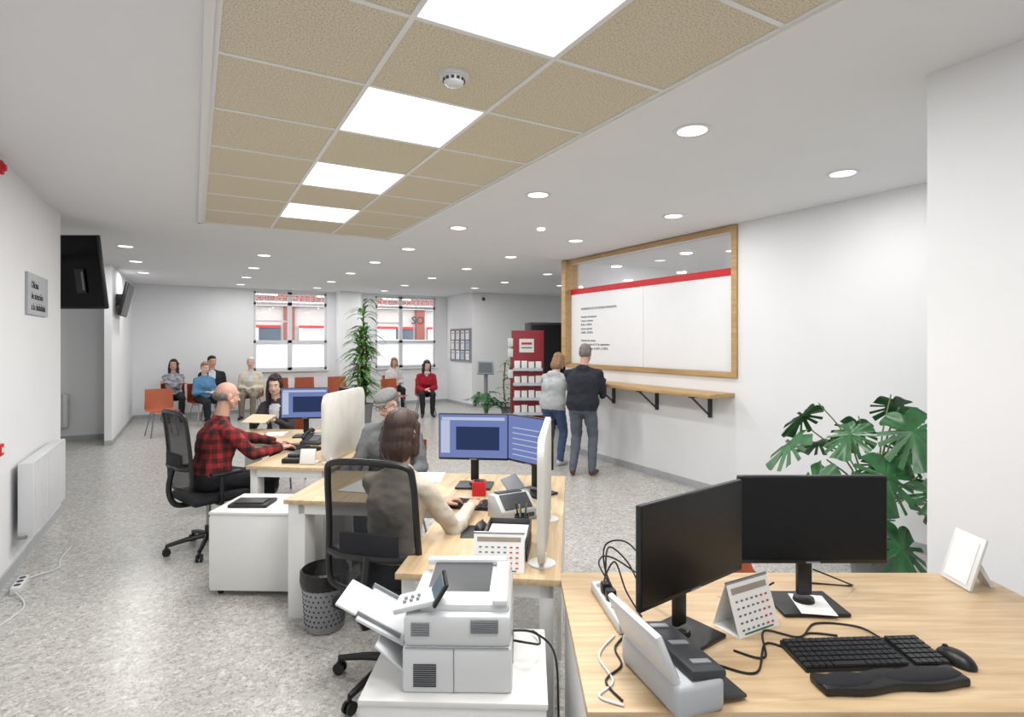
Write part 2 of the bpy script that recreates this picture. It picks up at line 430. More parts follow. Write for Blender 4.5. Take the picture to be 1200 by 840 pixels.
    idx2[(idx == 1) & (np.abs(c[:, 0]) < .24) & (side < 0) & (dist < .26)] = 2
    if not sit: idx2[(idx == 2) & (side > 0) & (dist < .2)] = 1
    if inner:   # open jacket : shirt front visible between the lapels
        up = (c-np.array(P0))@sdir
        front = (c[:, 1]-np.array(P0)[1]-up*math.tan(le)) > .06
        idx2[(idx == 1) & front & (np.abs(c[:, 0]) < .02+.05*np.clip(up/.45, 0, 1)) & (up > .02)] = 5
    sl = [0, B_.slot(top), B_.slot(pants), B_.slot(shoes), B_.slot(scarf or top), B_.slot(inner or top)]
    me.polygons.foreach_set('material_index', np.array(sl)[idx2].astype(np.int32)); B_.bm.from_mesh(me); bpy.data.meshes.remove(me)
    def addm(me, m):
        me.polygons.foreach_set('material_index', [B_.slot(m)]*len(me.polygons)); B_.bm.from_mesh(me); bpy.data.meshes.remove(me)
    for i, sd in enumerate((1, -1)):
        E, Wt = Ws[i]; fdir = (Wt-E).normalized()
        pn = palms[i] if palms else (0, 0, 1)
        if abs(Vector(pn).normalized().dot(fdir)) > .9: pn = (sd, 0, 0)
        if fdir.z < -.2 and not palms: fdir = Vector((fdir.x, fdir.y, fdir.z*.3)).normalized()
        if fdir.z > .2: fdir = Vector((fdir.x, fdir.y, fdir.z*.2)).normalized()
        addm(hand_mesh(Wt+fdir*.012, fdir, pn, sd, s*(.92 if female else 1.0), curl[i], .0042*q), skin)
    hc = sp(.6*s)+Vector((0, .015, 0)); pitch, hy = head
    HM = Matrix.Translation(hc) @ Euler((R(-pitch), 0, R(hy))).to_matrix().to_4x4() @ Matrix.Translation((0, .005, .08*s)) @ Matrix.Scale(s, 4)
    bm = bmesh.new()
    add_ell(bm, (0, -.012, .025), (.073, .092, .087)); add_ell(bm, (0, .022, -.028), (.058, .066, .082)); add_ell(bm, (0, .034, -.078), (.041, .048, .034))
    add_ell(bm, (0, .07, -.097), (.018, .014, .013))
    add_caps(bm, (0, .086, .004), (0, .104, -.032), .006, .0095); add_ell(bm, (0, .1, -.034), (.0135, .013, .009)); add_caps(bm, (-.034, .077, .022), (.034, .077, .022), .0105, .0105)
    for sd in (1, -1):
        add_ell(bm, (sd*.033, .056, -.03), (.022, .024, .03)); add_ell(bm, (sd*.074, -.006, -.012), (.01, .018, .03)); add_caps(bm, (sd*.052, .02, -.05), (sd*.03, .045, -.09), .02, .018)
    add_caps(bm, (-.016, .088, -.06), (.016, .088, -.06), .005, .005); add_caps(bm, (-.013, .086, -.068), (.013, .086, -.068), .006, .006)
    inv = HM.inverted()
    add_caps(bm, (0, -.015, -.05), inv @ sp(.47*s), .052, .058)
    bmesh.ops.transform(bm, matrix=HM, verts=bm.verts)
    me = remesh(bm, .005*q, 3)
    li = B_.slot(M_LIP); si = B_.slot(skin)
    n = len(me.polygons); c = np.zeros(n*3); me.polygons.foreach_get('center', c); c = c.reshape(-1, 3)
    Mi = np.array(inv); qq = c@Mi[:3, :3].T+Mi[:3, 3]
    mi = np.where((np.abs(qq[:, 0]) < .02) & (qq[:, 2] > -.073) & (qq[:, 2] < -.056) & (qq[:, 1] > .083), li, si)
    me.polygons.foreach_set('material_index', mi.astype(np.int32)); B_.bm.from_mesh(me); bpy.data.meshes.remove(me)
    def put(c_, r, m):
        b2 = bmesh.new(); add_ell(b2, c_, r); B_.merge(b2, m, HM)
    for sd in (1, -1):
        put((sd*.029, .076, .002), (.012, .0105, .0058), M_EYE); put((sd*.029, .0848, .002), (.0052, .003, .005), M_PUP)
        b2 = bmesh.new(); add_caps(b2, (sd*.018, .09, .023), (sd*.042, .081, .024), .003, .002, 8); B_.merge(b2, hair or M_PUP, HM)
        if glasses:
            b3 = B(); b3.tube([(sd*.031+.021*math.cos(t*math.pi/6), .097, .017*math.sin(t*math.pi/6)-.001) for t in range(12)], .002, M_BLACK, 6, closed=True)
            b3.tube([(sd*.052, .097, .004), (sd*.076, .0, .0)], .002, M_BLACK, 6); m3 = bpy.data.meshes.new('g'); b3.bm.to_mesh(m3); b3.bm.free()
            b4 = bmesh.new(); b4.from_mesh(m3); bpy.data.meshes.remove(m3); B_.merge(b4, M_BLACK, HM)
    if hair and style != 'bald':
        bm = bmesh.new()
        if style == 'fringe':
            add_ell(bm, (0, -.03, -.004), (.0785, .086, .05))
        elif style == 'cap':
            add_ell(bm, (0, -.03, .01), (.079, .085, .06))
        else:
            add_ell(bm, (0, -.024, .042), (.081, .093, .083)); add_ell(bm, (0, -.04, .0), (.078, .074, .075))
            add_ell(bm, (0, .028, .082), (.06, .052, .03))
        if style in ('long', 'bob', 'curly'):
            add_ell(bm, (0, -.035, -.02), (.09, .08, .1))
            if style == 'bob':
                for sd in (1, -1): add_caps(bm, (sd*.068, .02, .04), (sd*.076, .01, -.1), .02, .026)
                add_ell(bm, (0, -.045, -.08), (.094, .068, .09))
            else:
                L = -.3 if style == 'long' else -.18
                for sd in (1, -1): add_caps(bm, (sd*.068, .02, .04), (sd*.08, .015, -.08), .018, .024); add_caps(bm, (sd*.08, .015, -.08), (sd*.085, .03, L), .024, .018)
                add_ell(bm, (0, -.062, -.15), (.09, .05, .15))
            if style == 'curly':
                for k in range(34):
                    t = random.uniform(0, 6.28); v = Vector((.085*math.cos(t), -.035+.08*math.sin(t), random.uniform(-.19, .04)))
                    if v.y > .0: continue
                    add_ell(bm, v, (.024, .024, .028))
        bmesh.ops.transform(bm, matrix=HM, verts=bm.verts)
        me = remesh(bm, .0065*q, 2)
        for v in me.vertices:
            w = inv @ v.co; v.co = v.co+v.normal*(noise.noise(Vector((math.atan2(w.x, w.y)*11, w.z*3, w.y*6)))*.007)
        addm(me, hair)
    if style == 'cap':
        mc = mat('cap_tweed', (112, 112, 112), .95, var=.35, scale=140)
        bm = bmesh.new(); add_ell(bm, (0, -.002, .072), (.094, .118, .042)); add_ell(bm, (0, .088, .05), (.064, .052, .011)); add_ell(bm, (0, -.03, .048), (.086, .098, .032))
        bmesh.ops.transform(bm, matrix=HM, verts=bm.verts); addm(remesh(bm, .006*q, 2), mc)
    return B_.done(name, (x, y, 0), yaw, ang=80)

def cloth(n, c, var=.12): return mat('cloth_'+n, c, .9, var=var, scale=14, bump=.25, bscale=90)
def hairm(n, c): return mat('hair_'+n, c, .5, var=.3, scale=40, bump=.4, bscale=160)
HD = hairm('dark', (38, 24, 20)); HB = hairm('brown', (58, 36, 28)); HW = hairm('white', (206, 204, 198)); HG = hairm('grey', (112, 108, 106)); HBL = hairm('blonde', (140, 108, 78))
JEAN = cloth('jeans', (62, 80, 114)); BLK = cloth('black', (30, 31, 36)); GRYP = cloth('greytrousers', (88, 94, 106)); SHIRT = cloth('shirt', (196, 198, 204)); TEE = cloth('tee', (60, 60, 66))
SHO = mat('shoe_dark', (36, 32, 30), .5); SHB = mat('shoe_brown', (92, 62, 44), .5); SHW = mat('shoe_white', (196, 196, 198), .5)
def tgt(x, y, yaw, l, d, z):
    wx, wy = P(l, d); dx, dy = wx-x, wy-y; c, s = math.cos(-yaw), math.sin(-yaw)
    return (dx*c-dy*s, dx*s+dy*c, z)
CHAIRS = []
x, y = P(-.6, 2.84); w = -A+R(-22)
person('seated_woman', x, y, w, .98, hip=.59, lean=6, female=True, top=cloth('cream', (196, 186, 172)), pants=BLK, shoes=SHO, hair=HB, style='bob', head=(8, -8), bulk=1.06,
       hands=[tgt(x, y, w, -.235, 3.13, .795), tgt(x, y, w, -.42, 3.25, .795)], feet=[(.14, .35, .09), (-.12, .4, .09)], curl=(22, 22))
x, y = P(-2.52, 4.7); w = -A+R(-45)
person('seated_man', x, y, w, 1.0, hip=.59, lean=10, top=M_PLAID, pants=BLK, shoes=SHO, hair=HG, style='fringe', head=(8, 0), bulk=1.2, inner=TEE,
       hands=[tgt(x, y, w, -2.03, 4.93, .79), tgt(x, y, w, -2.16, 5.2, .79)], feet=[(.14, .38, .09), (-.12, .42, .09)], q=1.15)
x, y = P(-2.8, 6.8); w = -A+R(180); CHAIRS.append((x, y, w))
person('seated_woman', x, y, w, .99, hip=.56, lean=12, female=True, top=cloth('charcoal', (58, 54, 58)), pants=BLK, shoes=SHO, hair=HD, style='long', head=(14, 12), skin=M_SKIN2, inner=SHIRT,
       hands=[tgt(x, y, w, -2.95, 6.42, .83), tgt(x, y, w, -2.68, 6.38, .83)], q=1.25)
x, y = P(-1.02, 4.86); w = -A+R(172); CHAIRS.append((x, y, w))
person('seated_man', x, y, w, 1.0, hip=.54, lean=8, top=cloth('greyjacket', (104, 106, 108)), pants=GRYP, shoes=SHO, hair=HG, style='cap', head=(26, -14), bulk=1.3, skin=M_SKIN2, inner=TEE,
       hands=[tgt(x, y, w, -1.26, 4.49, .66), tgt(x, y, w, -.84, 4.46, .66)], hem=-.05, palms=[(0, 0, 1), (0, 0, 1)], q=1.15, glasses=True)
person('standing_man', 4.34, 5.86, R(-50), 1.0, sit=False, lean=5, round_=10, top=cloth('navy', (34, 37, 46)), pants=GRYP, shoes=SHB, hair=HG, style='short', head=(20, -6), bulk=1.28, hood=True, hem=-.07,
       hands=[(.2, .34, 1.2), (-.1, .4, 1.21)], feet=[(.12, .02, .09), (-.12, -.03, .09)], elb=(.15, -.3, -1), q=1.2)
person('standing_woman', 4.34, 6.55, R(-62), .93, sit=False, lean=6, round_=12, female=True, top=cloth('lightgrey', (176, 179, 182)), pants=JEAN, shoes=SHW, hair=HBL, style='bob', head=(26, -8), bulk=1.28, hood=True, hem=-.07,
       hands=[(.12, .38, 1.2), (-.12, .38, 1.2)], feet=[(.1, .03, .09), (-.1, -.03, .09)], elb=(.15, -.3, -1), skin=M_SKIN2, q=1.2)
def waiting(name, x, y, yaw, **k):
    CHAIRS.append((x, y, yaw)); person(name, x, y, yaw, hip=.54, q=1.45, **k)
lap = [(.08, .26, .68), (-.08, .24, .68)]; cross = [(-.12, .22, .82), (.12, .2, .84)]
waiting('seated_woman', -.4, 14.3, R(186), s=1.0, female=True, top=cloth('pattern', (150, 150, 158), .5), pants=BLK, shoes=SHO, hair=HD, style='curly', head=(0, -12), hands=cross, lean=-2, elb=(1, -.1, -1), bulk=1.08)
waiting('seated_woman', .16, 13.35, R(205), s=.95, female=True, top=cloth('blue', (84, 130, 168)), pants=BLK, shoes=SHO, hair=HBL, style='short', head=(10, 0), hands=lap, lean=4, skin=M_SKIN2, bulk=1.18)
waiting('seated_man', .34, 14.35, R(180), s=1.08, top=BLK, pants=BLK, shoes=SHO, hair=HD, style='short', head=(2, 20), hands=lap, lean=0, bulk=1.2, inner=SHIRT)
waiting('seated_woman', 1.12, 14.1, R(165), s=1.04, female=True, top=cloth('beige', (206, 196, 176)), pants=cloth('khaki', (128, 118, 100)), shoes=SHO, hair=HW, style='short', head=(6, 10), hands=lap, lean=2, bulk=1.3, skin=M_SKIN2, hem=-.08, inner=SHIRT)
waiting('seated_woman', 4.72, 12.5, R(165), s=.99, female=True, top=cloth('red', (160, 24, 44)), pants=BLK, shoes=SHO, hair=HD, style='curly', head=(14, 14), hands=[(.04, .36, .62), (-.05, .34, .64)], lean=20, bulk=1.22, scarf=cloth('scarf', (226, 214, 212)), skin=M_SKIN2)
waiting('seated_woman', 4.45, 14.1, R(180), s=.97, female=True, top=cloth('pale', (206, 200, 200)), pants=BLK, shoes=SHO, hair=HBL, style='bob', head=(10, 0), hands=lap, lean=4, bulk=1.1)

# ------------------------------------------------------------ room shell
def wall(name, *spans, m=M_WALL):
    b = B()
    for lo, hi in spans: b.span(lo, hi, m)
    return b.done(name, smooth=False)
wall('floor', ((-3.6, -2.2, -.1), (10.2, 15.2, 0)), m=M_FLOOR)
wall('ceiling', ((-3.6, -2.2, H), (10.2, 15.2, H+.1)), m=M_CEIL)
wall('wall_left', ((-1.38, -2.2, 0), (-1.18, 7.19, H)))
wall('wall_left_recess', ((-3.6, 7.19, 0), (-3.5, 12.3, H)), ((-3.5, 7.09, 0), (-1.38, 7.19, H)), ((-3.6, 12.3, 0), (-1.3, 12.4, H)))
wall('wall_left_pillar', ((-1.3, 11.4, 0), (-1.2, 15, H)))
ZS = 1.0
wall('wall_far', ((-1.3, 15, 0), (1.25, 15.2, H)), ((2.97, 15, 0), (4.24, 15.2, H)), ((5.96, 15, 0), (6.5, 15.2, H)),
     ((1.25, 15, 0), (2.97, 15.2, ZS)), ((4.24, 15, 0), (5.96, 15.2, ZS)), ((1.25, 15, 2.95), (2.97, 15.2, H)), ((4.24, 15, 2.95), (5.96, 15.2, H)))
wall('wall_pillar_between_windows', ((3.2, 14.6, 0), (3.75, 15, H)))
wall('wall_noticeboard', ((6.3, 13.3, 0), (6.5, 15, H)))
wall('wall_far_right', ((6.5, 13.3, 0), (10.2, 13.5, H)), ((10.1, -2.2, 0), (10.2, 13.3, H)))
YA, YB, ZA, ZB = 4.2, 7.3, 1.38, 2.93
wall('wall_right', ((5.15, 1.38, 0), (5.3, YA, H)), ((5.15, YA, 0), (5.3, YB, ZA)), ((5.15, YA, ZB), (5.3, YB, H)), ((5.15, YB, 0), (5.3, 7.4, H)),
     ((5.3, 7.3, 0), (10.1, 7.4, H)))
wall('wall_right_near', ((3.07, -2.2, 0), (5.3, 1.38, H)))
wall('wall_behind', ((-1.18, -2.2, 0), (3.07, -2.1, H)))
def base(name, *spans): wall(name, *[((a, b, 0), (c, d, .08)) for a, b, c, d in spans], m=M_BASE)
base('baseboard_left', (-1.18, -2.1, -1.165, 7.19))
base('baseboard_left_pillar', (-1.2, 11.4, -1.185, 15), (-1.3, 11.385, -1.185, 11.4), (-3.5, 12.285, -1.3, 12.3))
base('baseboard_far', (-1.185, 14.985, 3.2, 15), (3.75, 14.985, 6.3, 15))
base('baseboard_right', (5.135, 1.38, 5.15, 7.4), (5.135, 7.4, 10, 7.415))
base('baseboard_noticeboard', (6.285, 13.3, 6.3, 15), (6.285, 13.285, 10, 13.3))
base('baseboard_right_near', (3.055, -2.1, 3.07, 1.38), (3.055, 1.38, 5.13, 1.395))

b = B()
b.span((5.12, YA-.07, ZA-.06), (5.3, YB+.09, ZA), M_PINE, .004)
b.span((5.12, YA-.07, ZB), (5.3, YB+.09, ZB+.06), M_PINE, .004)
b.span((5.12, YA-.07, ZA), (5.3, YA, ZB), M_PINE, .004)
b.span((5.06, YB-.02, ZA), (5.3, YB+.09, ZB+.06), M_PINE, .004)
b.poly([(5.195, YA, 2.5), (5.195, YB-.02, 2.5), (5.195, YB-.02, ZB), (5.195, YA, ZB)], M_GLASS)
M_FILM = mat('white_film', (232, 233, 235), .35, var=.01)
b.span((5.175, YA, ZA), (5.188, 5.64, 2.45), M_FILM)
b.span((5.175, 5.65, ZA), (5.188, YB-.02, 2.45), M_FILM)
b.span((5.17, YA, 2.45), (5.188, YB-.02, 2.535), M_RED)
TX = lambda y, z: Matrix(((0, 0, -1, 5.172), (-1, 0, 0, y), (0, 1, 0, z), (0, 0, 0, 1)))
M_INKG = mat('ink_grey', (104, 106, 112), .8)
lines = ["HORARIOS DE LA OFICINA MUNICIPAL", "", "Horario de invierno", "Lunes a viernes", "8:30 a 14:00 h", "Lunes y jueves", "16:00 a 18:30 h", "", "Horario de verano", "del 15 de junio al 15 de septiembre", "Lunes a viernes de 8:30 a 14:00 h"]
for i, t in enumerate(lines):
    if t: b.text(t, .048, M_INKG, TX(7.02, 2.2-i*.06))
b.done('window_1', smooth=False)

def far_window(name, x0, x1, xm):
    b = B(); z0, z1 = ZS, 2.95; t = .05
    y0, y1 = 15.03, 15.1
    for xa in (x0, x1-t): b.span((xa, y0, z0), (xa+t, y1, z1), M_WPLAS)
    b.span((xm-.05, y0, z0), (xm+.05, y1, z1), M_WPLAS)
    for za in (z0, 1.68, 2.62, z1-t): b.span((x0, y0, za), (x1, y1, za+t+.02), M_WPLAS)
    b.span((x0, y0+.01, 2.2), (xm, y1, 2.24), M_WPLAS)
    b.span((x0+t, 15.06, z0+t), (x1-t, 15.066, 1.68), M_FROST)
    b.poly([(x0+t, 15.063, 1.73), (x1-t, 15.063, 1.73), (x1-t, 15.063, z1-t), (x0+t, 15.063, z1-t)], M_GLASS)
    b.span((x0-.03, 14.93, z0-.03), (x1+.03, 15.05, z0), M_WHITE)
    for k in range(12):
        x = x0+.1+k*(x1-x0-.2)/11
        b.cyl((x, 15.17, 2.6), (x, 15.17, 2.95), .012, .012, M_WPLAS, 6)
    b.done(name)
far_window('window_2', 1.25, 2.97, 2.08)
far_window('window_3', 4.24, 5.96, 4.95)

# street outside
b = B()
b.span((-6, 21, 3.0), (16, 21.3, 6.5), M_BRICK)
ms = mat('shopfront_render', (166, 160, 156), .8)
b.span((-6, 21, -.2), (16, 21.3, 3.0), ms)
mg = mat('shop_glass', (74, 82, 92), .2); mbl = mat('roller_blind', (186, 186, 184), .7); mbr = mat('shutter_brown', (120, 66, 56), .7)
for k, x in enumerate((-3, -.6, 1.8, 4.2, 6.6, 9.0)):
    b.span((x+.9, 20.9, -.2), (x+1.25, 21, 3.0), mbr)
    b.span((x-1.0, 20.95, 1.3), (x+.8, 21, 2.2), mg)
    b.span((x-1.0, 20.9, 2.2), (x+.8, 21, 2.28), M_RED)
    b.span((x-1.0, 20.93, 1.75), (x+.1, 20.96, 2.2), mbl)
    b.span((x-.4, 20.95, 3.3), (x+.7, 21, 4.8), M_WHITE)
    b.span((x-.32, 20.93, 3.36), (x+.62, 20.96, 4.74), mg)
b.span((-6, 20.8, 2.95), (16, 21, 3.1), M_WHITE)
for tx in (1.15, 7.3):
    b.text('SO', .42, M_INK, Matrix.Translation((tx, 20.9, 2.4)) @ Matrix.Rotation(R(90), 4, 'X'), .01)
b.done('street_building', smooth=False)
b = B(); mv = mat('van_paint', (190, 193, 196), .35)
b.prism([(0, 0, .35), (4.4, 0, .35), (4.4, 0, 1.1), (3.7, 0, 1.25), (3.1, 0, 1.95), (.1, 0, 2.0), (0, 0, 1.9)], (0, 1.7, 0), mv, .06)
b.prism([(3.0, -.01, 1.3), (3.6, -.01, 1.25), (3.08, -.01, 1.85), (2.4, -.01, 1.85), (2.4, -.01, 1.3)], (0, .02, 0), mg)
b.box((1.2, -.005, 1.6), (1.8, .02, .45), mg)
for xx_ in (.85, 3.5): b.cyl((xx_, -.03, .34), (xx_, .2, .34), .33, .33, M_BLACK, 24); b.cyl((xx_, -.04, .34), (xx_, 0, .34), .18, .18, M_METAL, 20)
b.done('parked_van', (4.6, 17.8, -.2))
b = B(); b.span((-6, 15.25, -.3), (16, 21, -.2), mat('asphalt', (120, 120, 122), .9)); b.done('street_ground')

# ------------------------------------------------------------ ceiling grid
b = B(); x0, y1, cw, rh = .08, 6.79, .66, .67
NR = 10; lit = {1, 3, 5, 7, 9}
for r in range(NR):
    for c in range(3):
        xa, ya = x0+c*cw, y1-(r+1)*rh
        m = M_PANEL if (c == 1 and r in lit) else M_CORK
        b.span((xa+.012, ya+.012, 2.985), (xa+cw-.012, ya+rh-.012, 2.999), m)
Y0 = y1-NR*rh
for c in range(4): b.span((x0+c*cw-.012, Y0, 2.98), (x0+c*cw+.012, y1, 2.999), M_WHITE)
for r in range(NR+1): b.span((x0, y1-r*rh-.012, 2.981), (x0+3*cw, y1-r*rh+.012, 2.9985), M_WHITE)
b.span((x0-.05, Y0-.05, 2.97), (x0-.012, y1+.05, 2.999), M_WHITE); b.span((x0+3*cw+.012, Y0-.05, 2.97), (x0+3*cw+.05, y1+.05, 2.999), M_WHITE)
b.span((x0-.05, y1+.012, 2.97), (x0+3*cw+.05, y1+.05, 2.999), M_WHITE)
b.done('acoustic_ceiling_grid', smooth=False)
def area(name, loc, size, power, shape='SQUARE'):
    li = bpy.data.lights.new(name, 'AREA'); li.shape = shape; li.size = size; li.energy = power
    li.color = (1, .992, .978)
    o = bpy.data.objects.new(name, li); bpy.context.collection.objects.link(o); o.location = loc
for r in lit:
    area('led_panel_light', (x0+1.5*cw, y1-(r+.5)*rh, 2.978), .62, 30)
DL = [(2.63, 2.44), (4.3, 2.5), (2.61, 4.17), (4.26, 4.2), (2.59, 5.83), (4.22, 5.84), (2.58, 7.5), (4.17, 7.44),
      (2.54, 9.02), (4.18, 9.05), (.9, 9.1), (-.81, 9.15), (.9, 10.75), (-.83, 12.5), (-.82, 10.8), (2.55, 10.7), (4.18, 10.7), (.9, 12.4),
      (2.55, 12.4), (4.18, 12.4), (5.85, 9.0), (5.85, 10.7), (5.85, 12.2), (.9, 14), (2.55, 14), (4.18, 14), (7.3, 10.7),
      (6.6, 5.4), (6.6, 3.4), (8.2, 5.4), (6.4, 6.6), (-.55, -1)]
dlm = None
for i, (x, y) in enumerate(DL):
    if dlm is None:
        b = B()
        b.lathe([(.085, -.004), (.11, -.006), (.118, 0)], M_WPLAS, 28)
        b.cyl((0, 0, -.005), (0, 0, -.001), .088, .088, M_PANEL, 28)
        dlm = b.done('recessed_downlight', (x, y, H-.0005)).data
    else: inst(dlm, 'recessed_downlight', (x, y, H-.0005))
    area('downlight_lamp', (x, y, H-.012), .16, 12.0, 'DISK')
b = B(); b.lathe([(0, -.055), (.03, -.055), (.045, -.045), (.05, -.03), (.052, -.02)], M_WPLAS)
b.lathe([(.052, -.02), (.068, -.018), (.072, 0)], M_WPLAS)
for k in range(12):
    t = k*math.pi/6; b.box((.05*math.cos(t), .05*math.sin(t), -.032), (.006, .014, .012), M_DGREY, rot=(0, 0, t))
b.done('smoke_detector', (1.07, 2.46, 2.985))
b = B(); b.lathe([(0, -.02), (.04, -.02), (.05, 0)], M_PANEL, 16); b.done('ceiling_sensor', (3.42, 5.4, H-.001))

# ------------------------------------------------------------ left wall items
def radiator(name, w, h, loc, rz):
    b = B(); n = int(w/.07)
    for i in range(n):
        x = -w/2+(i+.5)*w/n
        b.box((x, 0, h/2), (w/n*.8, .02, h-.04), M_WPLAS, .008)
        b.box((x, -.07, h/2), (w/n*.8, .02, h-.04), M_WPLAS)
    b.box((0, -.035, h-.015), (w, .09, .02), M_WPLAS, .006); b.box((0, -.035, .03), (w, .05, .03), M_WPLAS, .006)
    b.box((0, -.035, h/2), (w-.02, .05, h-.08), M_WPLAS)
    for sx in (-1, 1): b.box((sx*(w/2-.002), -.035, h/2), (.008, .09, h-.02), M_WPLAS, .003)
    b.box((w/3, -.09, h*.7), (.03, .04, .03), M_METAL); b.box((-w/3, -.09, h*.7), (.03, .04, .03), M_METAL)
    b.tube([(w/2-.02, -.03, .03), (w/2+.02, -.03, .03), (w/2+.02, -.09, .03)], .01, M_METAL, 8)
    b.done(name, loc, rz)
radiator('wall_radiator', 1.2, .58, (-1.06, 6.02, .24), R(-90))
radiator('wall_radiator', .7, .6, (-2.25, 12.18, .22), R(180))
b = B(); b.span((-.0, 0, 0), (.02, .7, .34), mat('plaque_grey', (166, 169, 174), .4), .003)
for i, t in enumerate(['Oficina', 'de atención', 'a la ciudadanía']):
    b.text(t, .085, M_INK, Matrix(((0, 0, 1, .021), (1, 0, 0, .1), (0, 1, 0, .22-i*.09), (0, 0, 0, 1))))
b.done('wall_sign', (-1.18, 5.82, 1.94), smooth=False)
b = B(); b.box((.02, 0, 0), (.04, .07, .09), M_RED, .01); b.cyl((.04, 0, 0), (.055, 0, 0), .028, .022, M_RED); b.done('fire_alarm_sounder', (-1.18, 5.07, 2.91))
b = B(); b.box((.012, 0, 0), (.024, .08, .08), M_RED, .004); b.box((.0245, 0, 0), (.003, .045, .035), M_PAPER); b.done('fire_call_point', (-1.18, 5.12, .97))
b = B(); b.box((0, 0, .025), (.06, .24, .05), M_WPLAS, .006)
for k in range(3): b.cyl((0, -.07+k*.07, .05), (0, -.07+k*.07, .053), .02, .02, M_DGREY, 14)
b.tube([(0, .12, .02), (.06, .2, .01), (.16, .3, .006), (.14, .5, .006), (.16, .8, .006)], .005, M_WPLAS, 6, smooth=6)
b.tube([(0, -.12, .02), (.1, -.4, .006), (.0, -.8, .006), (.1, -1.3, .006)], .005, M_WPLAS, 6, smooth=6)
b.done('power_strip', (-1.06, 5.1, 0))
b = B()
b.box((0, 0, 0), (.6, .05, .8), M_BLACK, .01, rot=(R(10), 0, 0))
b.box((0, -.028, 0), (.56, .006, .76), M_SCREEN, rot=(R(10), 0, 0))
b.box((.07, -.034, -.1), (.1, .004, .26), M_DGREY, rot=(R(10), 0, 0)); b.box((.1, -.037, -.1), (.02, .004, .2), M_GPLAS, rot=(R(10), 0, 0))
b.box((-.1, .05, .1), (.25, .05, .2), M_DGREY, .01)
b.tube([(-.1, .08, .1), (-.42, .0, .1), (-.12, -.62, .1)], .025, M_DGREY, 8, smooth=4)
b.done('wall_arm_television', pl(-4.76, 6.15, 2.475), -A)
b = B()
b.box((.14, 0, 0), (.05, 1.0, .58), M_BLACK, .01, rot=(0, R(12), 0)); b.box((.168, 0, -.003), (.004, .96, .54), M_SCREEN, rot=(0, R(12), 0))
b.box((.05, 0, 0), (.1, .2, .2), M_DGREY, .01)
b.done('wall_television', (-1.2, 12.05, 2.45))

b = B(); b.box((-.015, 0, 0), (.03, 1.35, .9), M_METAL, .004); b.box((-.031, 0, 0), (.003, 1.28, .83), mat('board_felt', (120, 112, 118), .9))
cols = [(228, 230, 232), (214, 220, 226), (225, 220, 208), (232, 232, 232), (170, 196, 210)]
for k in range(12):
    y = -.48+(k % 4)*.32; z = .27-(k//4)*.27
    b.box((-.034, y+random.uniform(-.02, .02), z), (.003, .21, .24), mat('poster_%d' % (k % 5), cols[k % 5], .7)); b.box((-.037, y, z+.06), (.002, .14, .03), M_GPLAS)
b.done('notice_board', (6.298, 14.0, 1.62), smooth=False)
b = B(); b.cyl((0, 0, 0), (0, -.05, -.02), .05, .04, M_WPLAS); b.sph((0, -.07, -.03), .045, M_DGREY); b.done('security_camera', (6.6, 13.3, 2.86))

b = B(); b.span((4.76, 4.17, 1.11), (5.15, 7.3, 1.155), M_PINE, .005)
for y in (4.5, 5.35, 6.2, 7.05):
    b.box((5.135, y, .98), (.03, .04, .26), M_DGREY); b.box((4.98, y, 1.1), (.34, .04, .02), M_DGREY)
    b.tube([(5.13, y, .87), (4.84, y, 1.095)], .012, M_DGREY, 6)
b.done('wall_counter_shelf')

# ------------------------------------------------------------ furniture
VC = []
def visitor_chair(x, y, yaw):
    if VC: return inst(VC[0], 'visitor_chair', (x, y, 0), yaw)
    b = B(); n = 9
    prof = [(.24, .44), (.2, .45), (0, .435), (-.16, .44), (-.21, .47), (-.235, .55), (-.25, .7), (-.265, .84)]
    bm = bmesh.new(); rows = []
    for yy, zz in prof:
        row = []
        for k in range(n):
            u = -1+2*k/(n-1); w = .235 if zz < .6 else .225
            dz = .02*u*u if zz < .5 else 0; dy = .035*u*u if zz > .5 else 0
            row.append(bm.verts.new((u*w, yy+dy, zz+dz)))
        rows.append(row)
    for q, w in zip(rows, rows[1:]):
        for k in range(n-1): bm.faces.new((q[k], q[k+1], w[k+1], w[k]))
    bmesh.ops.solidify(bm, geom=bm.faces[:], thickness=.012)
    b.merge(bm, M_ORANGE)
    for sx in (-1, 1):
        b.tube([(sx*.15, .13, .425), (sx*.22, .22, 0)], .011, M_METAL, 8)
        b.tube([(sx*.15, -.13, .425), (sx*.22, -.24, 0)], .011, M_METAL, 8)
        b.tube([(sx*.15, .13, .422), (sx*.15, -.13, .422)], .011, M_METAL, 8)
    VC.append(b.done('visitor_chair', (x, y, 0), yaw).data)

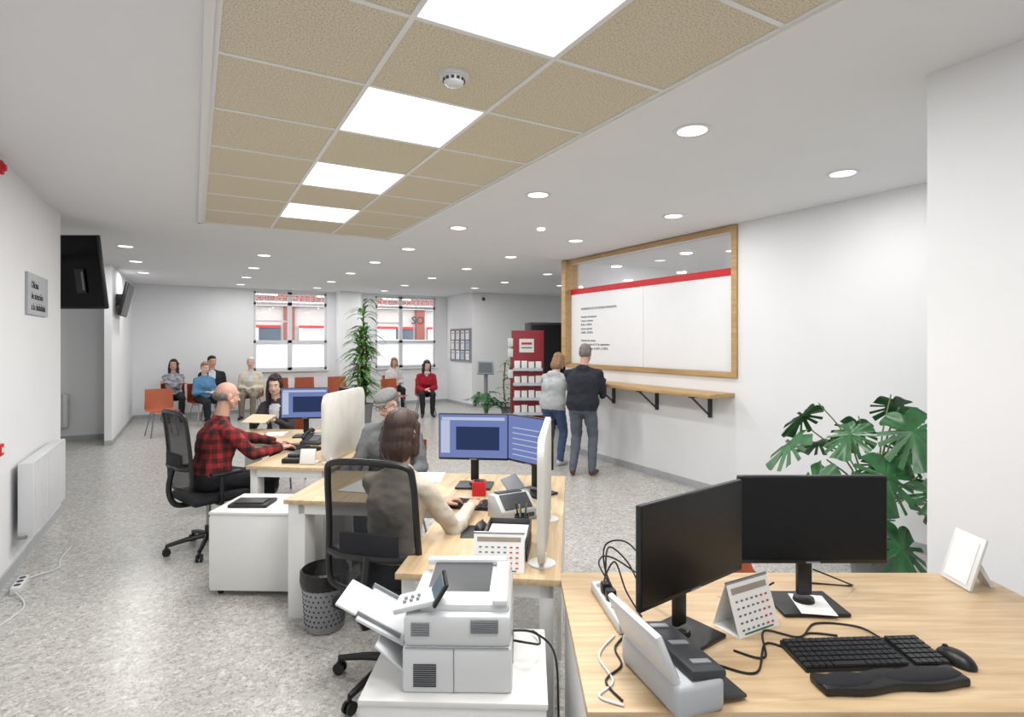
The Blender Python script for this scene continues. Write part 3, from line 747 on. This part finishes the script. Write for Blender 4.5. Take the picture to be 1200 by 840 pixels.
def office_chair(x, y, yaw):
    b = B()
    for k in range(5):
        t = R(90+72*k+20); cx, cy = math.cos(t), math.sin(t)
        b.tube([(0, 0, .12), (cx*.16, cy*.16, .105), (cx*.3, cy*.3, .08)], .024, M_BLACK, 8, r2=.015)
        b.cyl((cx*.3-cy*.022, cy*.3+cx*.022, .03), (cx*.3-cy*.008, cy*.3+cx*.008, .03), .03, .03, M_BLACK, 14)
        b.cyl((cx*.3+cy*.022, cy*.3-cx*.022, .03), (cx*.3+cy*.008, cy*.3-cx*.008, .03), .03, .03, M_BLACK, 14)
        b.cyl((cx*.3, cy*.3, .03), (cx*.3, cy*.3, .09), .01, .01, M_BLACK, 8)
    b.cyl((0, 0, .09), (0, 0, .2), .032, .028, M_BLACK); b.cyl((0, 0, .18), (0, 0, .4), .018, .018, M_METAL)
    b.box((0, 0, .405), (.2, .26, .04), M_BLACK, .01)
    b.box((0, .02, .455), (.48, .46, .075), M_FAB, .035, seg=4)
    def bp(u, v):
        w = .235-.02*v; return Vector((u*w, -.235-.05*v*v+.03*(1-u*u)*-1+.02, .56+v*.59))
    cor = [(-1, .12), (-1, .5), (-1, .88), (-.86, 1), (0, 1.03), (.86, 1), (1, .88), (1, .5), (1, .12), (.8, 0), (0, -.02), (-.8, 0)]
    b.tube([bp(u, v) for u, v in cor], .016, M_BLACK, 8, smooth=5, closed=True)
    bm = bmesh.new(); g = [[bm.verts.new(bp(-.98+1.96*i/10, .01+.99*j/10)) for i in range(11)] for j in range(11)]
    for j in range(10):
        for i in range(10): bm.faces.new((g[j][i], g[j][i+1], g[j+1][i+1], g[j+1][i]))
    b.merge(bm, M_MESH)
    b.tube([bp(-1, .28), bp(-.5, .27)+Vector((0, -.02, 0)), bp(.5, .27)+Vector((0, -.02, 0)), bp(1, .28)], .02, M_BLACK, 8, smooth=4)
    b.box(bp(0, .35)+Vector((0, -.01, 0)), (.3, .02, .13), M_FAB, .009)
    b.tube([(0, -.1, .4), (0, -.25, .42), (0, -.3, .55), bp(0, .28)+Vector((0, -.02, 0))], .022, M_BLACK, 8, smooth=5)
    for sx in (-1, 1):
        b.tube([(sx*.1, 0, .41), (sx*.25, 0, .42), (sx*.28, -.01, .5), (sx*.28, -.01, .655)], .017, M_BLACK, 8, smooth=4)
        b.box((sx*.28, .02, .665), (.075, .24, .025), M_BLACK, .01)
    b.done('office_chair', (x, y, 0), yaw)

def loc2(l, d, x, y, t=R(-6)):
    return (l+x*math.cos(t)-y*math.sin(t), d+x*math.sin(t)+y*math.cos(t))
def L_desk(l, d):
    b = B(); T = .74
    b.span((-.7, 0, T-.028), (0, 1.8, T), M_OAKY, .003)
    b.span((-1.73, 1.0, T-.028), (-.702, 1.8, T), M_OAKY, .003)
    for x in (-.68, -.09):
        b.span((x, .03, 0), (x+.06, .13, T-.03), M_WHITE, .003)
        b.span((x, 1.67, 0), (x+.06, 1.77, T-.03), M_WHITE, .003)
        b.span((x+.005, .13, T-.09), (x+.055, 1.67, T-.03), M_WHITE)
    b.span((-.68, .03, T-.09), (-.03, .08, T-.03), M_WHITE)
    b.span((-.02, .2, .3), (-.001, 1.6, T-.03), M_WHITE)
    for y in (1.02, 1.64):
        b.span((-1.71, y, 0), (-1.6, y+.14, T-.03), M_WHITE, .003)
    b.span((-1.71, 1.16, T-.09), (-1.64, 1.64, T-.03), M_WHITE)
    b.span((-1.64, 1.02, T-.09), (-.7, 1.07, T-.03), M_WHITE); b.span((-1.64, 1.73, T-.09), (-.7, 1.78, T-.03), M_WHITE)
    b.done('corner_desk', pl(l, d), -A-R(6))
    b = B()
    pts = []
    w, h, r = .86, .54, .09
    for cx, cz, a0 in ((w-r, r, -90), (w-r, h-r, 0), (r, h-r, 90), (r, r, 180)):
        for k in range(7):
            t = R(a0+15*k); pts.append((0, cx+r*math.cos(t), cz+r*math.sin(t)))
    b.prism(pts, (.03, 0, 0), mat('divider_fabric', (212, 210, 203), .9, bump=.1, bscale=300), .003)
    for y in (.12, .74):
        b.cyl((.015, y, -.02), (.015, y, -.012), .06, .06, M_WHITE, 24); b.cyl((.015, y, -.012), (.015, y, .03), .02, .02, M_WHITE, 12)
    b.done('desk_divider_screen', pl(*loc2(l, d, -.1, .04), .74+.0205), -A-R(6))
DA = (.2, 2.31); DB = (-1.4, 4.36)
L_desk(*DA); L_desk(*DB)

def cabinet(l, d):
    b = B(); w, dp, h = .6, .46, .57
    b.span((0, 0, .04), (w, dp, h-.022), M_WHITE, .003); b.span((-.005, -.005, h-.02), (w+.005, dp+.005, h), M_WHITE, .003)
    for k in range(3):
        z = .05+k*.163; b.span((-.012, .01, z), (0, dp-.01, z+.157), M_WHITE, .003)
        b.span((-.02, dp/2-.06, z+.13), (-.012, dp/2+.06, z+.14), M_METAL)
    for x in (.05, w-.05):
        for y in (.05, dp-.05): b.cyl((x-.012, y, .02), (x+.012, y, .02), .02, .02, M_BLACK, 12); b.cyl((x, y, .02), (x, y, .05), .008, .008, M_BLACK, 8)
    b.done('drawer_cabinet', pl(l, d), -A-R(2))
cabinet(-.49, 1.81); cabinet(-2.04, 3.8)

def monitor(l, d, z, yaw, on=None, w=.54, lift=.178, h=.318):
    b = B()
    b.box((0, -.02, lift+h/2), (w, .02, h), M_BLACK, .006)
    b.box((0, -.0305, lift+h/2+.004), (w-.014, .002, h-.024), M_SCREEN if not on else M_SCRBLUE)
    b.box((0, -.031, lift+.006), (.05, .001, .006), M_GPLAS)
    if on == 'a':
        b.box((.03, -.032, lift+h/2-.01), (w*.62, .001, h*.5), M_SCRDARK); b.box((0, -.032, lift+h-.035), (w*.9, .001, .02), M_SCRLIGHT)
        b.box((-w*.4, -.032, lift+h/2), (.06, .001, h*.7), M_SCRLIGHT)
    if on == 'b':
        for k in range(6): b.box((-.02, -.032, lift+.05+k*.035), (w*.6, .001, .006), M_SCRLIGHT)
    b.box((0, .005, lift+h/2), (.3, .04, .2), M_BLACK, .015)
    b.box((0, .035, (lift+h/2)/2+.03), (.055, .025, lift+h/2-.02), M_BLACK, .008)
    b.box((0, .03, .008), (.24, .19, .014), M_BLACK, .006); b.cyl((0, .035, .01), (0, .035, .03), .04, .035, M_BLACK)
    b.done('computer_monitor', pl(l, d, z), -A+yaw)

mk = mat('keycap', (36, 37, 40), .5)
def keyboard(l, d, z, yaw):
    b = B()
    b.prism([(-.225, -.075, 0), (-.225, .075, 0), (-.225, .075, .02), (-.225, -.075, .01)], (.45, 0, 0), M_BLACK, .002)
    for r in range(6):
        y = -.06+r*.0235; zz = .016+r*.0016
        for k in range(21):
            if k == 15: continue
            x = -.212+k*.0212
            if r == 0 and 4 <= k <= 8:
                if k == 6: b.box((x, y, zz), (.1, .018, .008), mk)
                continue
            b.box((x, y, zz), (.0175, .019, .008), mk)
    b.done('keyboard', pl(l, d, z), -A+yaw, smooth=False)

def mouse(l, d, z, yaw):
    b = B()
    bm = bmesh.new(); bmesh.ops.create_uvsphere(bm, u_segments=18, v_segments=12, radius=1)
    for v in bm.verts:
        if v.co.z < 0: v.co.z *= .12
        v.co.x *= 1-.12*v.co.y
    b.merge(bm, M_BLACK, Matrix.Diagonal((.033, .058, .036, 1)) @ Matrix.Translation((0, 0, .13)))
    b.cyl((-.004, .03, .034), (.004, .03, .034), .008, .008, M_DGREY, 10)
    b.done('computer_mouse', pl(l, d, z), -A+yaw)

TZ = .74
b = B()
b.span((0, 0, TZ-.03), (1.77, .9, TZ), M_OAK, .004)
b.span((0.02, .04, 0), (.05, .86, TZ-.031), M_WHITE, .003); b.span((1.72, .04, 0), (1.75, .86, TZ-.031), M_WHITE, .003)
b.span((.05, .8, .25), (1.72, .82, TZ-.031), M_WHITE)
b.done('office_desk', pl(.2, 1.49), -A)
monitor(.575, 1.84, TZ, R(36.7)); monitor(1.085, 2.06, TZ, R(0))
keyboard(1.09, 1.75, TZ, R(3))
b = B()
pts = []
for k in range(21):
    u = -1+2*k/20; pts.append((u*.22, .038+.008*math.cos(u*6)))
low = [(p[0], -.04+.006*math.cos(p[0]*30)) for p in pts]
b.prism([(x, y, 0) for x, y in pts]+[(x, y, 0) for x, y in low[::-1]], (0, 0, .026), M_BLACK, .008)
b.sph((-.14, 0, .022), (.085, .035, .016), M_FAB); b.sph((.1, 0, .022), (.12, .036, .018), M_FAB)
b.done('keyboard_wrist_rest', pl(1.08, 1.605, TZ), -A+R(6))
mouse(1.355, 1.72, TZ, R(20))
def calendar(l, d, z, yaw, w, h):
    b = B(); t = .055
    for s in (-1, 1):
        b.prism([(-w/2, s*t, 0), (w/2, s*t, 0), (w/2, 0, h), (-w/2, 0, h)], (0, s*.002, 0), M_PAPER)
    b.prism([(-w/2, -t, 0), (w/2, -t, 0), (w/2, t, 0), (-w/2, t, 0)], (0, 0, .002), M_PAPER)
    tl = math.atan2(t, h)
    def on(x, f, sx, sz, m): b.box((x, -t*(1-f)-.003, h*f), (sx, .001, sz), m, rot=(-tl, 0, 0))
    on(0, .84, w*.86, h*.12, mat('cal_head', (150, 140, 128), .7))
    for r in range(5):
        for c in range(7): on(-w*.36+c*w*.12, .64-r*.13, w*.055, h*.035, M_INKG if c < 5 else M_RED)
    on(0, .05, w*.7, h*.03, mat('cal_green', (60, 110, 70), .7))
    b.tube([(-w/2, 0, h), (w/2, 0, h)], .005, M_METAL, 8)
    b.done('desk_calendar', pl(l, d, z), -A+yaw, smooth=False)
calendar(.81, 1.95, TZ, R(28), .2, .16)
calendar(-.055, 2.44, TZ+.001, R(-4), .22, .15)
b = B(); b.box((0, 0, .105), (.16, .012, .21), M_WPLAS, .003, rot=(R(-18), 0, 0)); b.box((0, -.008, .105), (.12, .004, .17), M_PAPER, rot=(R(-18), 0, 0))
b.prism([(-.03, .02, .14), (-.03, .1, 0.002), (-.03, .085, 0.002), (-.03, .01, .12)], (.06, 0, 0), M_WPLAS)
b.done('photo_frame', pl(1.82, 2.27, TZ+.0), -A+R(-92))
b = B(); b.box((0, 0, .001), (.12, .16, .001), M_PAPER); b.done('paper_note', pl(1.1, 2.065, TZ+.0155), -A+R(-10))
# document scanner in the corner
b = B()
b.box((0, 0, .045), (.3, .15, .09), M_LPLAS, .018, seg=3)
b.box((0, -.03, .098), (.285, .11, .03), M_DGREY, .01, rot=(R(8), 0, 0))
for k in range(3): b.box((-.1+k*.1, -.03, .115), (.02, .06, .006), M_GPLAS, .002, rot=(R(8), 0, 0))
b.box((0, .085, .14), (.27, .02, .18), M_WPLAS, .008, rot=(R(-24), 0, 0))
b.box((0, .073, .145), (.23, .008, .14), M_GPLAS, .003, rot=(R(-24), 0, 0))
b.box((0, -.11, .02), (.26, .1, .01), M_DGREY, .003, rot=(R(8), 0, 0))
b.done('document_scanner', pl(.45, 1.61, TZ), -A+R(108))
b = B(); b.box((0, 0, .02), (.055, .34, .04), M_WPLAS, .008)
for k in range(5): b.cyl((0, -.12+k*.06, .04), (0, -.12+k*.06, .042), .019, .019, M_GPLAS, 14)
b.box((0, .06, .06), (.035, .035, .04), M_BLACK, .006); b.box((0, 0, .06), (.035, .035, .04), M_BLACK, .006)
b.done('power_strip', pl(.36, 2.05, TZ), -A+R(8))
def cable(pts, m, r=.0035, name='cable_bundle'):
    b = B()
    for q in pts: b.tube([pl(*p) for p in q], r, m, 6, smooth=8)
    b.done(name)
Z = TZ+.004
cable([[(.35, 2.11, .83), (.37, 2.16, .93), (.45, 2.2, .86), (.5, 2.1, .78), (.56, 1.98, .84)],
       [(.36, 2.05, .83), (.33, 2.14, .88), (.4, 2.24, .86), (.6, 2.24, Z), (.85, 2.14, Z), (1.0, 2.15, .8)],
       [(.4, 2.12, Z), (.36, 2.18, .84), (.37, 2.22, .92), (.44, 2.16, .95), (.5, 2.04, .9)],
       [(.38, 2.02, Z), (.34, 2.1, .8), (.4, 2.2, .86), (.43, 2.12, .78), (.46, 2.0, Z)],
       [(.7, 1.78, Z), (.78, 1.74, Z), (.85, 1.9, Z), (.95, 1.86, Z), (1.05, 1.95, Z), (1.18, 1.93, Z), (1.2, 1.84, Z+.01)],
       [(.62, 1.7, Z), (.72, 1.66, Z), (.82, 1.82, Z), (.9, 1.78, Z), (.98, 1.88, Z), (1.08, 1.87, Z)],
       [(.4, 1.9, Z), (.33, 1.8, Z), (.33, 1.7, Z), (.27, 1.62, Z), (.3, 1.53, Z)],
       [(1.15, 2.15, .85), (1.3, 2.2, .78), (1.35, 2.25, Z), (1.2, 2.28, Z)]], M_BLACK)
cable([[(.34, 1.87, Z), (.27, 1.75, Z), (.29, 1.62, Z), (.24, 1.55, Z), (.3, 1.51, Z)]], M_WPLAS)
cable([[(-.0, 2.0, .66), (.06, 1.98, .66), (.1, 2.05, .62), (.1, 2.15, .6), (.08, 2.2, .59)],
       [(-.0, 1.95, .72), (.08, 1.97, .7), (.15, 1.98, .62), (.165, 2.0, .4), (.17, 2.0, .1), (.17, 1.9, .01)]], M_BLACK, .004)

# ----- laser printer
b = B(); W, D_, HH = .36, .4, .27
b.box((W/2, D_/2, .075), (W, D_, .15), M_WPLAS, .012)
b.box((W/2, D_/2, .2), (W-.006, D_-.006, .105), M_WPLAS, .018)
b.box((W/2+.02, D_/2+.02, .262), (W-.06, D_-.03, .03), M_WPLAS, .01)
b.box((W/2-.01, D_/2+.05, .2755), (.22, .24, .006), M_DGREY, .003)
b.prism([(.06, .17, .272), (.06, .17, .276), (.06, .36, .29), (.06, .36, .272)], (.22, 0, 0), M_DGREY)
b.box((.32, D_/2, .285), (.05, D_-.05, .02), M_WPLAS, .008)
b.box((W/2, .375, .29), (W-.05, .04, .026), M_WPLAS, .008)
b.box((.04, .07, .275), (.15, .12, .02), M_WPLAS, .006, rot=(0, R(-14), 0))
b.box((.115, .06, .318), (.012, .13, .085), M_BLACK, .004, rot=(R(0), R(32), R(12)))
b.box((.108, .06, .32), (.004, .11, .065), mat('lcd', (110, 125, 135), .2), rot=(R(0), R(32), R(12)))
for k in range(6):
    b.cyl((.0+(k % 3)*.022, .045+(k//3)*.025, .278+(k % 3)*.0055), (.0+(k % 3)*.022, .045+(k//3)*.025, .284+(k % 3)*.0055), .006, .006, M_GPLAS, 10)
b.box((-.085, .2, .16), (.2, .26, .012), M_WPLAS, .004, rot=(0, R(28), 0)); b.box((-.2, .2, .215), (.12, .2, .01), M_WPLAS, .004, rot=(0, R(28), 0))
b.box((-.1, .09, .178), (.17, .008, .02), M_GPLAS, rot=(0, R(28), 0)); b.box((-.1, .31, .178), (.17, .008, .02), M_GPLAS, rot=(0, R(28), 0))
b.box((-.05, .2, .09), (.13, .32, .01), M_WPLAS, .004, rot=(0, R(40), 0)); b.box((-.06, .2, .1), (.09, .2, .006), M_LPLAS, rot=(0, R(40), 0))
b.box((-.002, .2, .11), (.01, .28, .1), M_GPLAS); b.box((-.004, .2, .035), (.01, .3, .05), M_WPLAS, .003)
for k in range(11): b.box((.075, -.001, .025+k*.007), (.075, .004, .0035), M_DGREY)
for k in range(8): b.box((.27, -.001, .2+k*.006), (.09, .004, .003), M_GPLAS)
for k in range(6): b.box((.06, -.001, .19+k*.008), (.06, .004, .004), M_GPLAS)
b.box((W/2, -.0005, .15), (W-.02, .003, .003), M_GPLAS); b.box((.17, -.0005, .075), (.003, .003, .14), M_GPLAS)
b.box((.35, .2, .1), (.025, .2, .12), M_GPLAS, .004)
b.done('laser_printer', pl(-.36, 1.84, .57), -A-R(1))

# ----- stuff on desk A
monitor(-.255, 3.78, TZ, R(-6), 'a', w=.47, lift=.19, h=.31); monitor(.125, 3.62, TZ, R(-48), 'b', w=.42, lift=.19, h=.31)
keyboard(-.3, 3.36, TZ, R(-12)); mouse(-.16, 2.93, TZ+.0035, R(-10))
b = B(); b.box((0, 0, .002), (.22, .19, .003), M_BLACK, .001); b.done('mouse_pad', pl(-.15, 2.9, TZ), -A)
def phone(l, d, z, yaw):
    b = B(); b.prism([(-.1, -.1, 0), (-.1, .1, 0), (-.1, .1, .09), (-.1, -.1, .025)], (.2, 0, 0), M_DGREY, .006)
    b.box((.03, .04, .083), (.1, .06, .006), M_GPLAS, rot=(R(18), 0, 0))
    for k in range(12): b.box((.0+(k % 3)*.028, -.07+(k//3)*.022, .042+(k//3)*.0072), (.02, .014, .006), M_GPLAS, rot=(R(18), 0, 0))
    b.tube([(-.07, -.09, .06), (-.07, -.05, .09), (-.07, .06, .12), (-.07, .1, .105)], .019, M_BLACK, 10, smooth=4)
    b.done('desk_phone', pl(l, d, z), -A+yaw)
phone(-1.9, 5.42, TZ, R(-10))
b = B()
b.prism([(-.11, -.09, 0), (-.11, .09, 0), (-.11, .09, .12), (-.11, .0, .13), (-.11, -.09, .06)], (.22, 0, 0), M_LPLAS, .008)
b.box((0, -.045, .1), (.17, .1, .006), M_DGREY, .002, rot=(R(38), 0, 0)); b.box((0, .05, .128), (.15, .06, .008), M_DGREY, .002, rot=(R(-6), 0, 0))
b.box((.03, -.092, .03), (.12, .006, .02), M_DGREY)
b.done('label_printer', pl(-.0, 3.15, TZ), -A+R(28))
b = B(); b.box((0, 0, .045), (.085, .085, .09), M_RED, .006); b.box((0, 0, .092), (.06, .06, .004), M_BLACK); b.done('memo_cube_box', pl(-.21, 3.6, TZ), -A)
b = B()
b.lathe([(0, .002), (.036, .002), (.038, .1), (.034, .1), (.033, .01)], M_DGREY)
for k, c in enumerate([(200, 40, 40), (40, 70, 170), (30, 30, 30), (220, 180, 60), (40, 130, 80)]):
    t = k*1.25; b.cyl((.01*math.cos(t), .01*math.sin(t), .01), (.03*math.cos(t), .03*math.sin(t), .16), .004, .004, mat('pen_%d' % k, c, .4), 8)
b.done('pen_holder', pl(.05, 2.86, TZ))
# letter tray with papers next to the divider
b = B()
for k in range(2):
    z = .008+k*.06
    b.box((0, 0, z), (.2, .26, .006), M_DGREY); b.box((-.1, 0, z+.02), (.005, .26, .045), M_DGREY); b.box((.1, 0, z+.02), (.005, .26, .045), M_DGREY); b.box((0, .13, z+.02), (.2, .005, .045), M_DGREY)
    b.box((0, -.005, z+.012), (.18, .245, .012), M_PAPER)
b.done('letter_tray', pl(-.02, 2.64, TZ), -A-R(6))
b = B(); b.box((0, 0, .03), (.22, .1, .06), M_DGREY, .012); b.box((0, -.02, .065), (.18, .05, .02), M_GPLAS, .006)
b.box((0, .03, .12), (.18, .1, .008), M_GPLAS, .003, rot=(R(50), 0, 0)); b.done('receipt_scanner', pl(.03, 3.4, TZ), -A+R(60))
for i, (l, d, w) in enumerate([(-.75, 3.95, 20), (-1.0, 3.8, -15), (-.6, 4.05, 0)]):
    b = B(); b.box((0, 0, .003), (.21, .297, .004), M_PAPER); b.done('paper_sheets', pl(l, d, TZ), -A+R(w))
monitor(-2.12, 5.78, TZ, R(8), 'a', w=.47, lift=.19); monitor(-1.66, 5.72, TZ, R(-56), None, w=.45, lift=.19)
keyboard(-1.95, 5.12, TZ, R(-20))
for i, (l, d, w) in enumerate([(-2.5, 5.95, 10), (-2.7, 5.8, -20)]):
    b = B(); b.box((0, 0, .003), (.21, .297, .004), M_PAPER); b.done('paper_sheets', pl(l, d, TZ), -A+R(w))
b = B(); b.box((0, 0, .012), (.27, .19, .022), M_BLACK, .006); b.box((0, -.01, .028), (.2, .12, .012), M_DGREY, .004); b.done('document_tray', pl(-1.83, 3.98, .57), -A)
b = B(); b.box((0, 0, .02), (.14, .3, .04), M_BLACK, .01); b.box((0, .02, .05), (.1, .2, .03), M_DGREY, .01); b.done('card_reader', pl(-1.78, 4.66, TZ), -A)
b = B(); b.box((0, 0, .06), (.12, .02, .12), M_PAPER, .002, rot=(R(-15), 0, 0)); b.box((0, .04, .004), (.13, .12, .008), M_PAPER, .002); b.done('leaflet_holder', pl(-1.63, 4.5, TZ+.001), -A)
b = B(); b.box((0, 0, 0), (.3, .21, .002), mat('yellowish_paper', (226, 208, 176), .8), rot=(R(18), 0, R(-12))); b.done('paper_document', pl(-2.82, 6.27, .862), -A)

# bin
b = B()
b.lathe([(0, .004), (.11, .004), (.135, .33), (.131, .33), (.107, .01)], mat('perforated_steel', (150, 152, 156), .4, metal=.3), 32)
for r in range(9):
    for k in range(26):
        t = 2*math.pi*(k+.5*(r % 2))/26; rr = .1125+.0225*(.05+r*.03)/.33; z = .05+r*.03
        b.box((rr*math.cos(t), rr*math.sin(t), z), (.004, .009, .009), M_DGREY, rot=(0, 0, t))
b.lathe([(.137, .26), (.145, .3), (.142, .35), (.13, .36), (.11, .3), (0, .12)], mat('bin_bag', (18, 18, 20), .35, bump=.4, bscale=30), 24)
b.done('waste_bin', pl(-1.13, 3.4))
b = B(); b.box((0, 0, .02), (.2, .26, .035), M_BLACK, .01); b.box((0, .08, .09), (.18, .02, .14), M_BLACK, .006, rot=(R(-30), 0, 0)); b.done('foot_rest', pl(-.86, 3.5))

office_chair(*P(-.6, 2.86), -A+R(-14)); office_chair(*P(-2.52, 4.68), -A+R(-40))

# ------------------------------------------------------------ display rack, cabinet, kiosk
b = B()
b.box((0, 0, 1.0), (.62, .04, 1.86), M_DRED, .006)
b.box((0, .08, .03), (.66, .4, .05), M_BLACK, .01)
b.box((-.02, -.025, 1.64), (.28, .006, .26), M_PAPER); b.box((-.02, -.03, 1.68), (.2, .004, .04), M_RED); b.box((-.02, -.03, 1.6), (.2, .004, .015), M_INK)
for r in range(4):
    z = .32+r*.28
    b.box((0, -.07, z), (.56, .09, .012), M_GPLAS); b.box((0, -.115, z+.03), (.56, .006, .05), mat('acrylic', (200, 205, 210), .1))
    for k in range(4): b.box((-.2+k*.135, -.06-.002*k, z+.09+random.uniform(-.015, .01)), (.11, .02, .19), M_PAPER, .003, rot=(R(-8), 0, R(random.uniform(-4, 4))))
for z in (1.7, 1.5, 1.1): b.box((-.33, -.02, z), (.1, .015, .16), M_WPLAS, .004)
b.done('brochure_rack', pl(.3, 10.8), -A)
b = B(); b.box((0, 0, 1.06), (.9, .5, 2.1), M_BLACK, .01); b.box((0, -.255, 1.06), (.84, .01, 2.0), M_SCREEN, .004)
b.box((.38, -.27, 1.1), (.02, .02, .3), M_METAL); b.box((0, 0, .02), (.86, .46, .04), M_DGREY)
b.done('black_storage_cabinet', (6.45, 9.9, 0), -A*.6)
b = B(); b.box((0, 0, .01), (.36, .34, .02), M_GPLAS, .006); b.tube([(0, .03, .02), (0, .02, .6), (0, -.02, 1.05)], .045, M_GPLAS, 12)
b.box((0, -.06, 1.12), (.38, .05, .34), M_GPLAS, .012, rot=(R(-30), 0, 0)); b.box((0, -.09, 1.125), (.31, .006, .26), mat('kiosk_screen', (92, 98, 106), .3), rot=(R(-30), 0, 0))
b.done('information_kiosk', (5.82, 11.55, 0), -A)

# ------------------------------------------------------------ plants
def leaf_monstera(b, base, yaw, tilt, roll, size):
    bm = bmesh.new(); n = 84
    slits = [.55, .95, 1.35, 1.75, 2.15]
    c = bm.verts.new((0, .42*size, -.04*size)); ring = []
    for k in range(n):
        t = -math.pi+2*math.pi*k/n
        x = .44*math.sin(t)*(1+.1*math.cos(t)); y = .44+.54*math.cos(t)*(1 if math.cos(t) > 0 else .85)
        a = abs(t)
        if a > 2.75: f = (a-2.75)/(math.pi-2.75); y = y*(1-f)+.16*f; x *= (1-.6*f)
        f = 1
        for sc in slits:
            if abs(a-sc) < .075: f = .42
        x *= f; y = .42+(y-.42)*f
        z = -.35*abs(x)**1.3-.22*y*y+(.02*math.sin(t*9))
        ring.append(bm.verts.new((x*size, y*size, z*size)))
    for k in range(n): bm.faces.new((c, ring[k], ring[(k+1) % n]))
    M = Matrix.Translation(base) @ Matrix.Rotation(yaw, 4, 'Z') @ Matrix.Rotation(tilt, 4, 'X') @ Matrix.Rotation(roll, 4, 'Y')
    b.merge(bm, M_LEAF, M)
def monstera(loc, specs, name='monstera_plant', pot=.17, poth=.34):
    b = B()
    b.lathe([(0, 0), (pot*.75, 0), (pot, poth), (pot*.92, poth), (pot*.9, poth-.05), (0, poth-.05)], M_POT, 28)
    b.lathe([(0, poth-.04), (pot*.9, poth-.045)], M_SOIL, 20)
    for (yaw, r, z, s, tl) in specs:
        y = R(yaw); tip = Vector((-math.sin(y)*r, math.cos(y)*r, z))
        b.tube([(0, 0, poth-.05), (tip.x*.35, tip.y*.35, poth+(z-poth)*.65), tuple(tip)], .008, M_STEM, 6, smooth=6, r2=.005)
        leaf_monstera(b, tip, y, R(tl), R(random.uniform(-25, 25)), s)
    return b.done(name, loc, 0, ang=60)
specs = []
for k in range(24):
    z = .55+.78*k/23
    specs.append(((k*137.5) % 360, random.uniform(.12, .4), z, random.uniform(.32, .46), random.uniform(-65, -5)))
monstera((*P(2.5, 3.88), 0), specs)
specs = [(random.uniform(0, 360), random.uniform(.1, .22), random.uniform(.5, .8), random.uniform(.2, .28), random.uniform(-60, 10)) for k in range(16)]
monstera((4.92, 9.75, 0), specs, pot=.15, poth=.26)
def dracaena(loc, h, z0, n, ll, w=.042):
    b = B()
    b.lathe([(0, 0), (.16, 0), (.2, .4), (.185, .4), (.18, .35), (0, .35)], M_POT, 28); b.lathe([(0, .36), (.18, .355)], M_SOIL)
    canes = [(random.uniform(-.09, .09), random.uniform(-.09, .09), random.uniform(.7, .97)*h) for _ in range(4)]; canes[0] = (0, 0, h)
    for cx, cy, ch in canes: b.tube([(cx, cy, .33), (cx*1.6, cy*1.6, ch*.6), (cx*1.2, cy*1.2, ch-.1)], .018, M_CANE, 8, smooth=5, r2=.012)
    for k in range(n):
        cx, cy, ch = canes[k % 4]; z = random.uniform(z0, 1)*ch; yaw = random.uniform(0, 2*math.pi); up = random.uniform(.3, 1.25)
        L = ll*random.uniform(.65, 1.1)
        bm = bmesh.new(); rows = []
        for i in range(8):
            t = i/7; rr = L*(t*math.cos(up*(1-t*.2))); zz = L*(t*math.sin(up)-t*t*.75)
            ww = w*math.sin(math.pi*min(1, .12+t*.9))*(1-.2*t)+.001
            rows.append([bm.verts.new((-ww, rr, zz+.008)), bm.verts.new((0, rr, zz)), bm.verts.new((ww, rr, zz+.008))])
        for q, s in zip(rows, rows[1:]):
            for j in range(2): bm.faces.new((q[j], q[j+1], s[j+1], s[j]))
        b.merge(bm, M_LEAF2, Matrix.Translation((cx*1.4, cy*1.4, z)) @ Matrix.Rotation(yaw, 4, 'Z'))
    b.done('corn_plant', loc, ang=60)
dracaena((3.13, 12.0, 0), 2.62, .26, 280, ll=.52)
dracaena((5.5, 9.8, 0), 1.6, .3, 60, ll=.24, w=.03)

for c in CHAIRS: visitor_chair(*c)
visitor_chair(-.52, 12.1, R(195)); visitor_chair(2.35, 14.35, R(180)); visitor_chair(3.1, 14.2, R(180)); visitor_chair(4.05, 12.75, R(200)); visitor_chair(1.75, 14.35, R(180))
visitor_chair(*P(1.1, 2.95), -A+R(180))

# ------------------------------------------------------------ world & camera
w = bpy.data.worlds.new('World'); scene.world = w; w.use_nodes = True
bg = w.node_tree.nodes['Background']; bg.inputs['Color'].default_value = (.94, .97, 1, 1); bg.inputs['Strength'].default_value = 5.0
cam = bpy.data.cameras.new('Camera'); co = bpy.data.objects.new('Camera', cam); bpy.context.collection.objects.link(co)
co.location = (0, 0, 1.72); co.rotation_euler = (R(90), 0, -A)
cam.sensor_width = 36; cam.lens = 19.8; cam.shift_y = -20/1200; cam.clip_start = .02
scene.camera = co
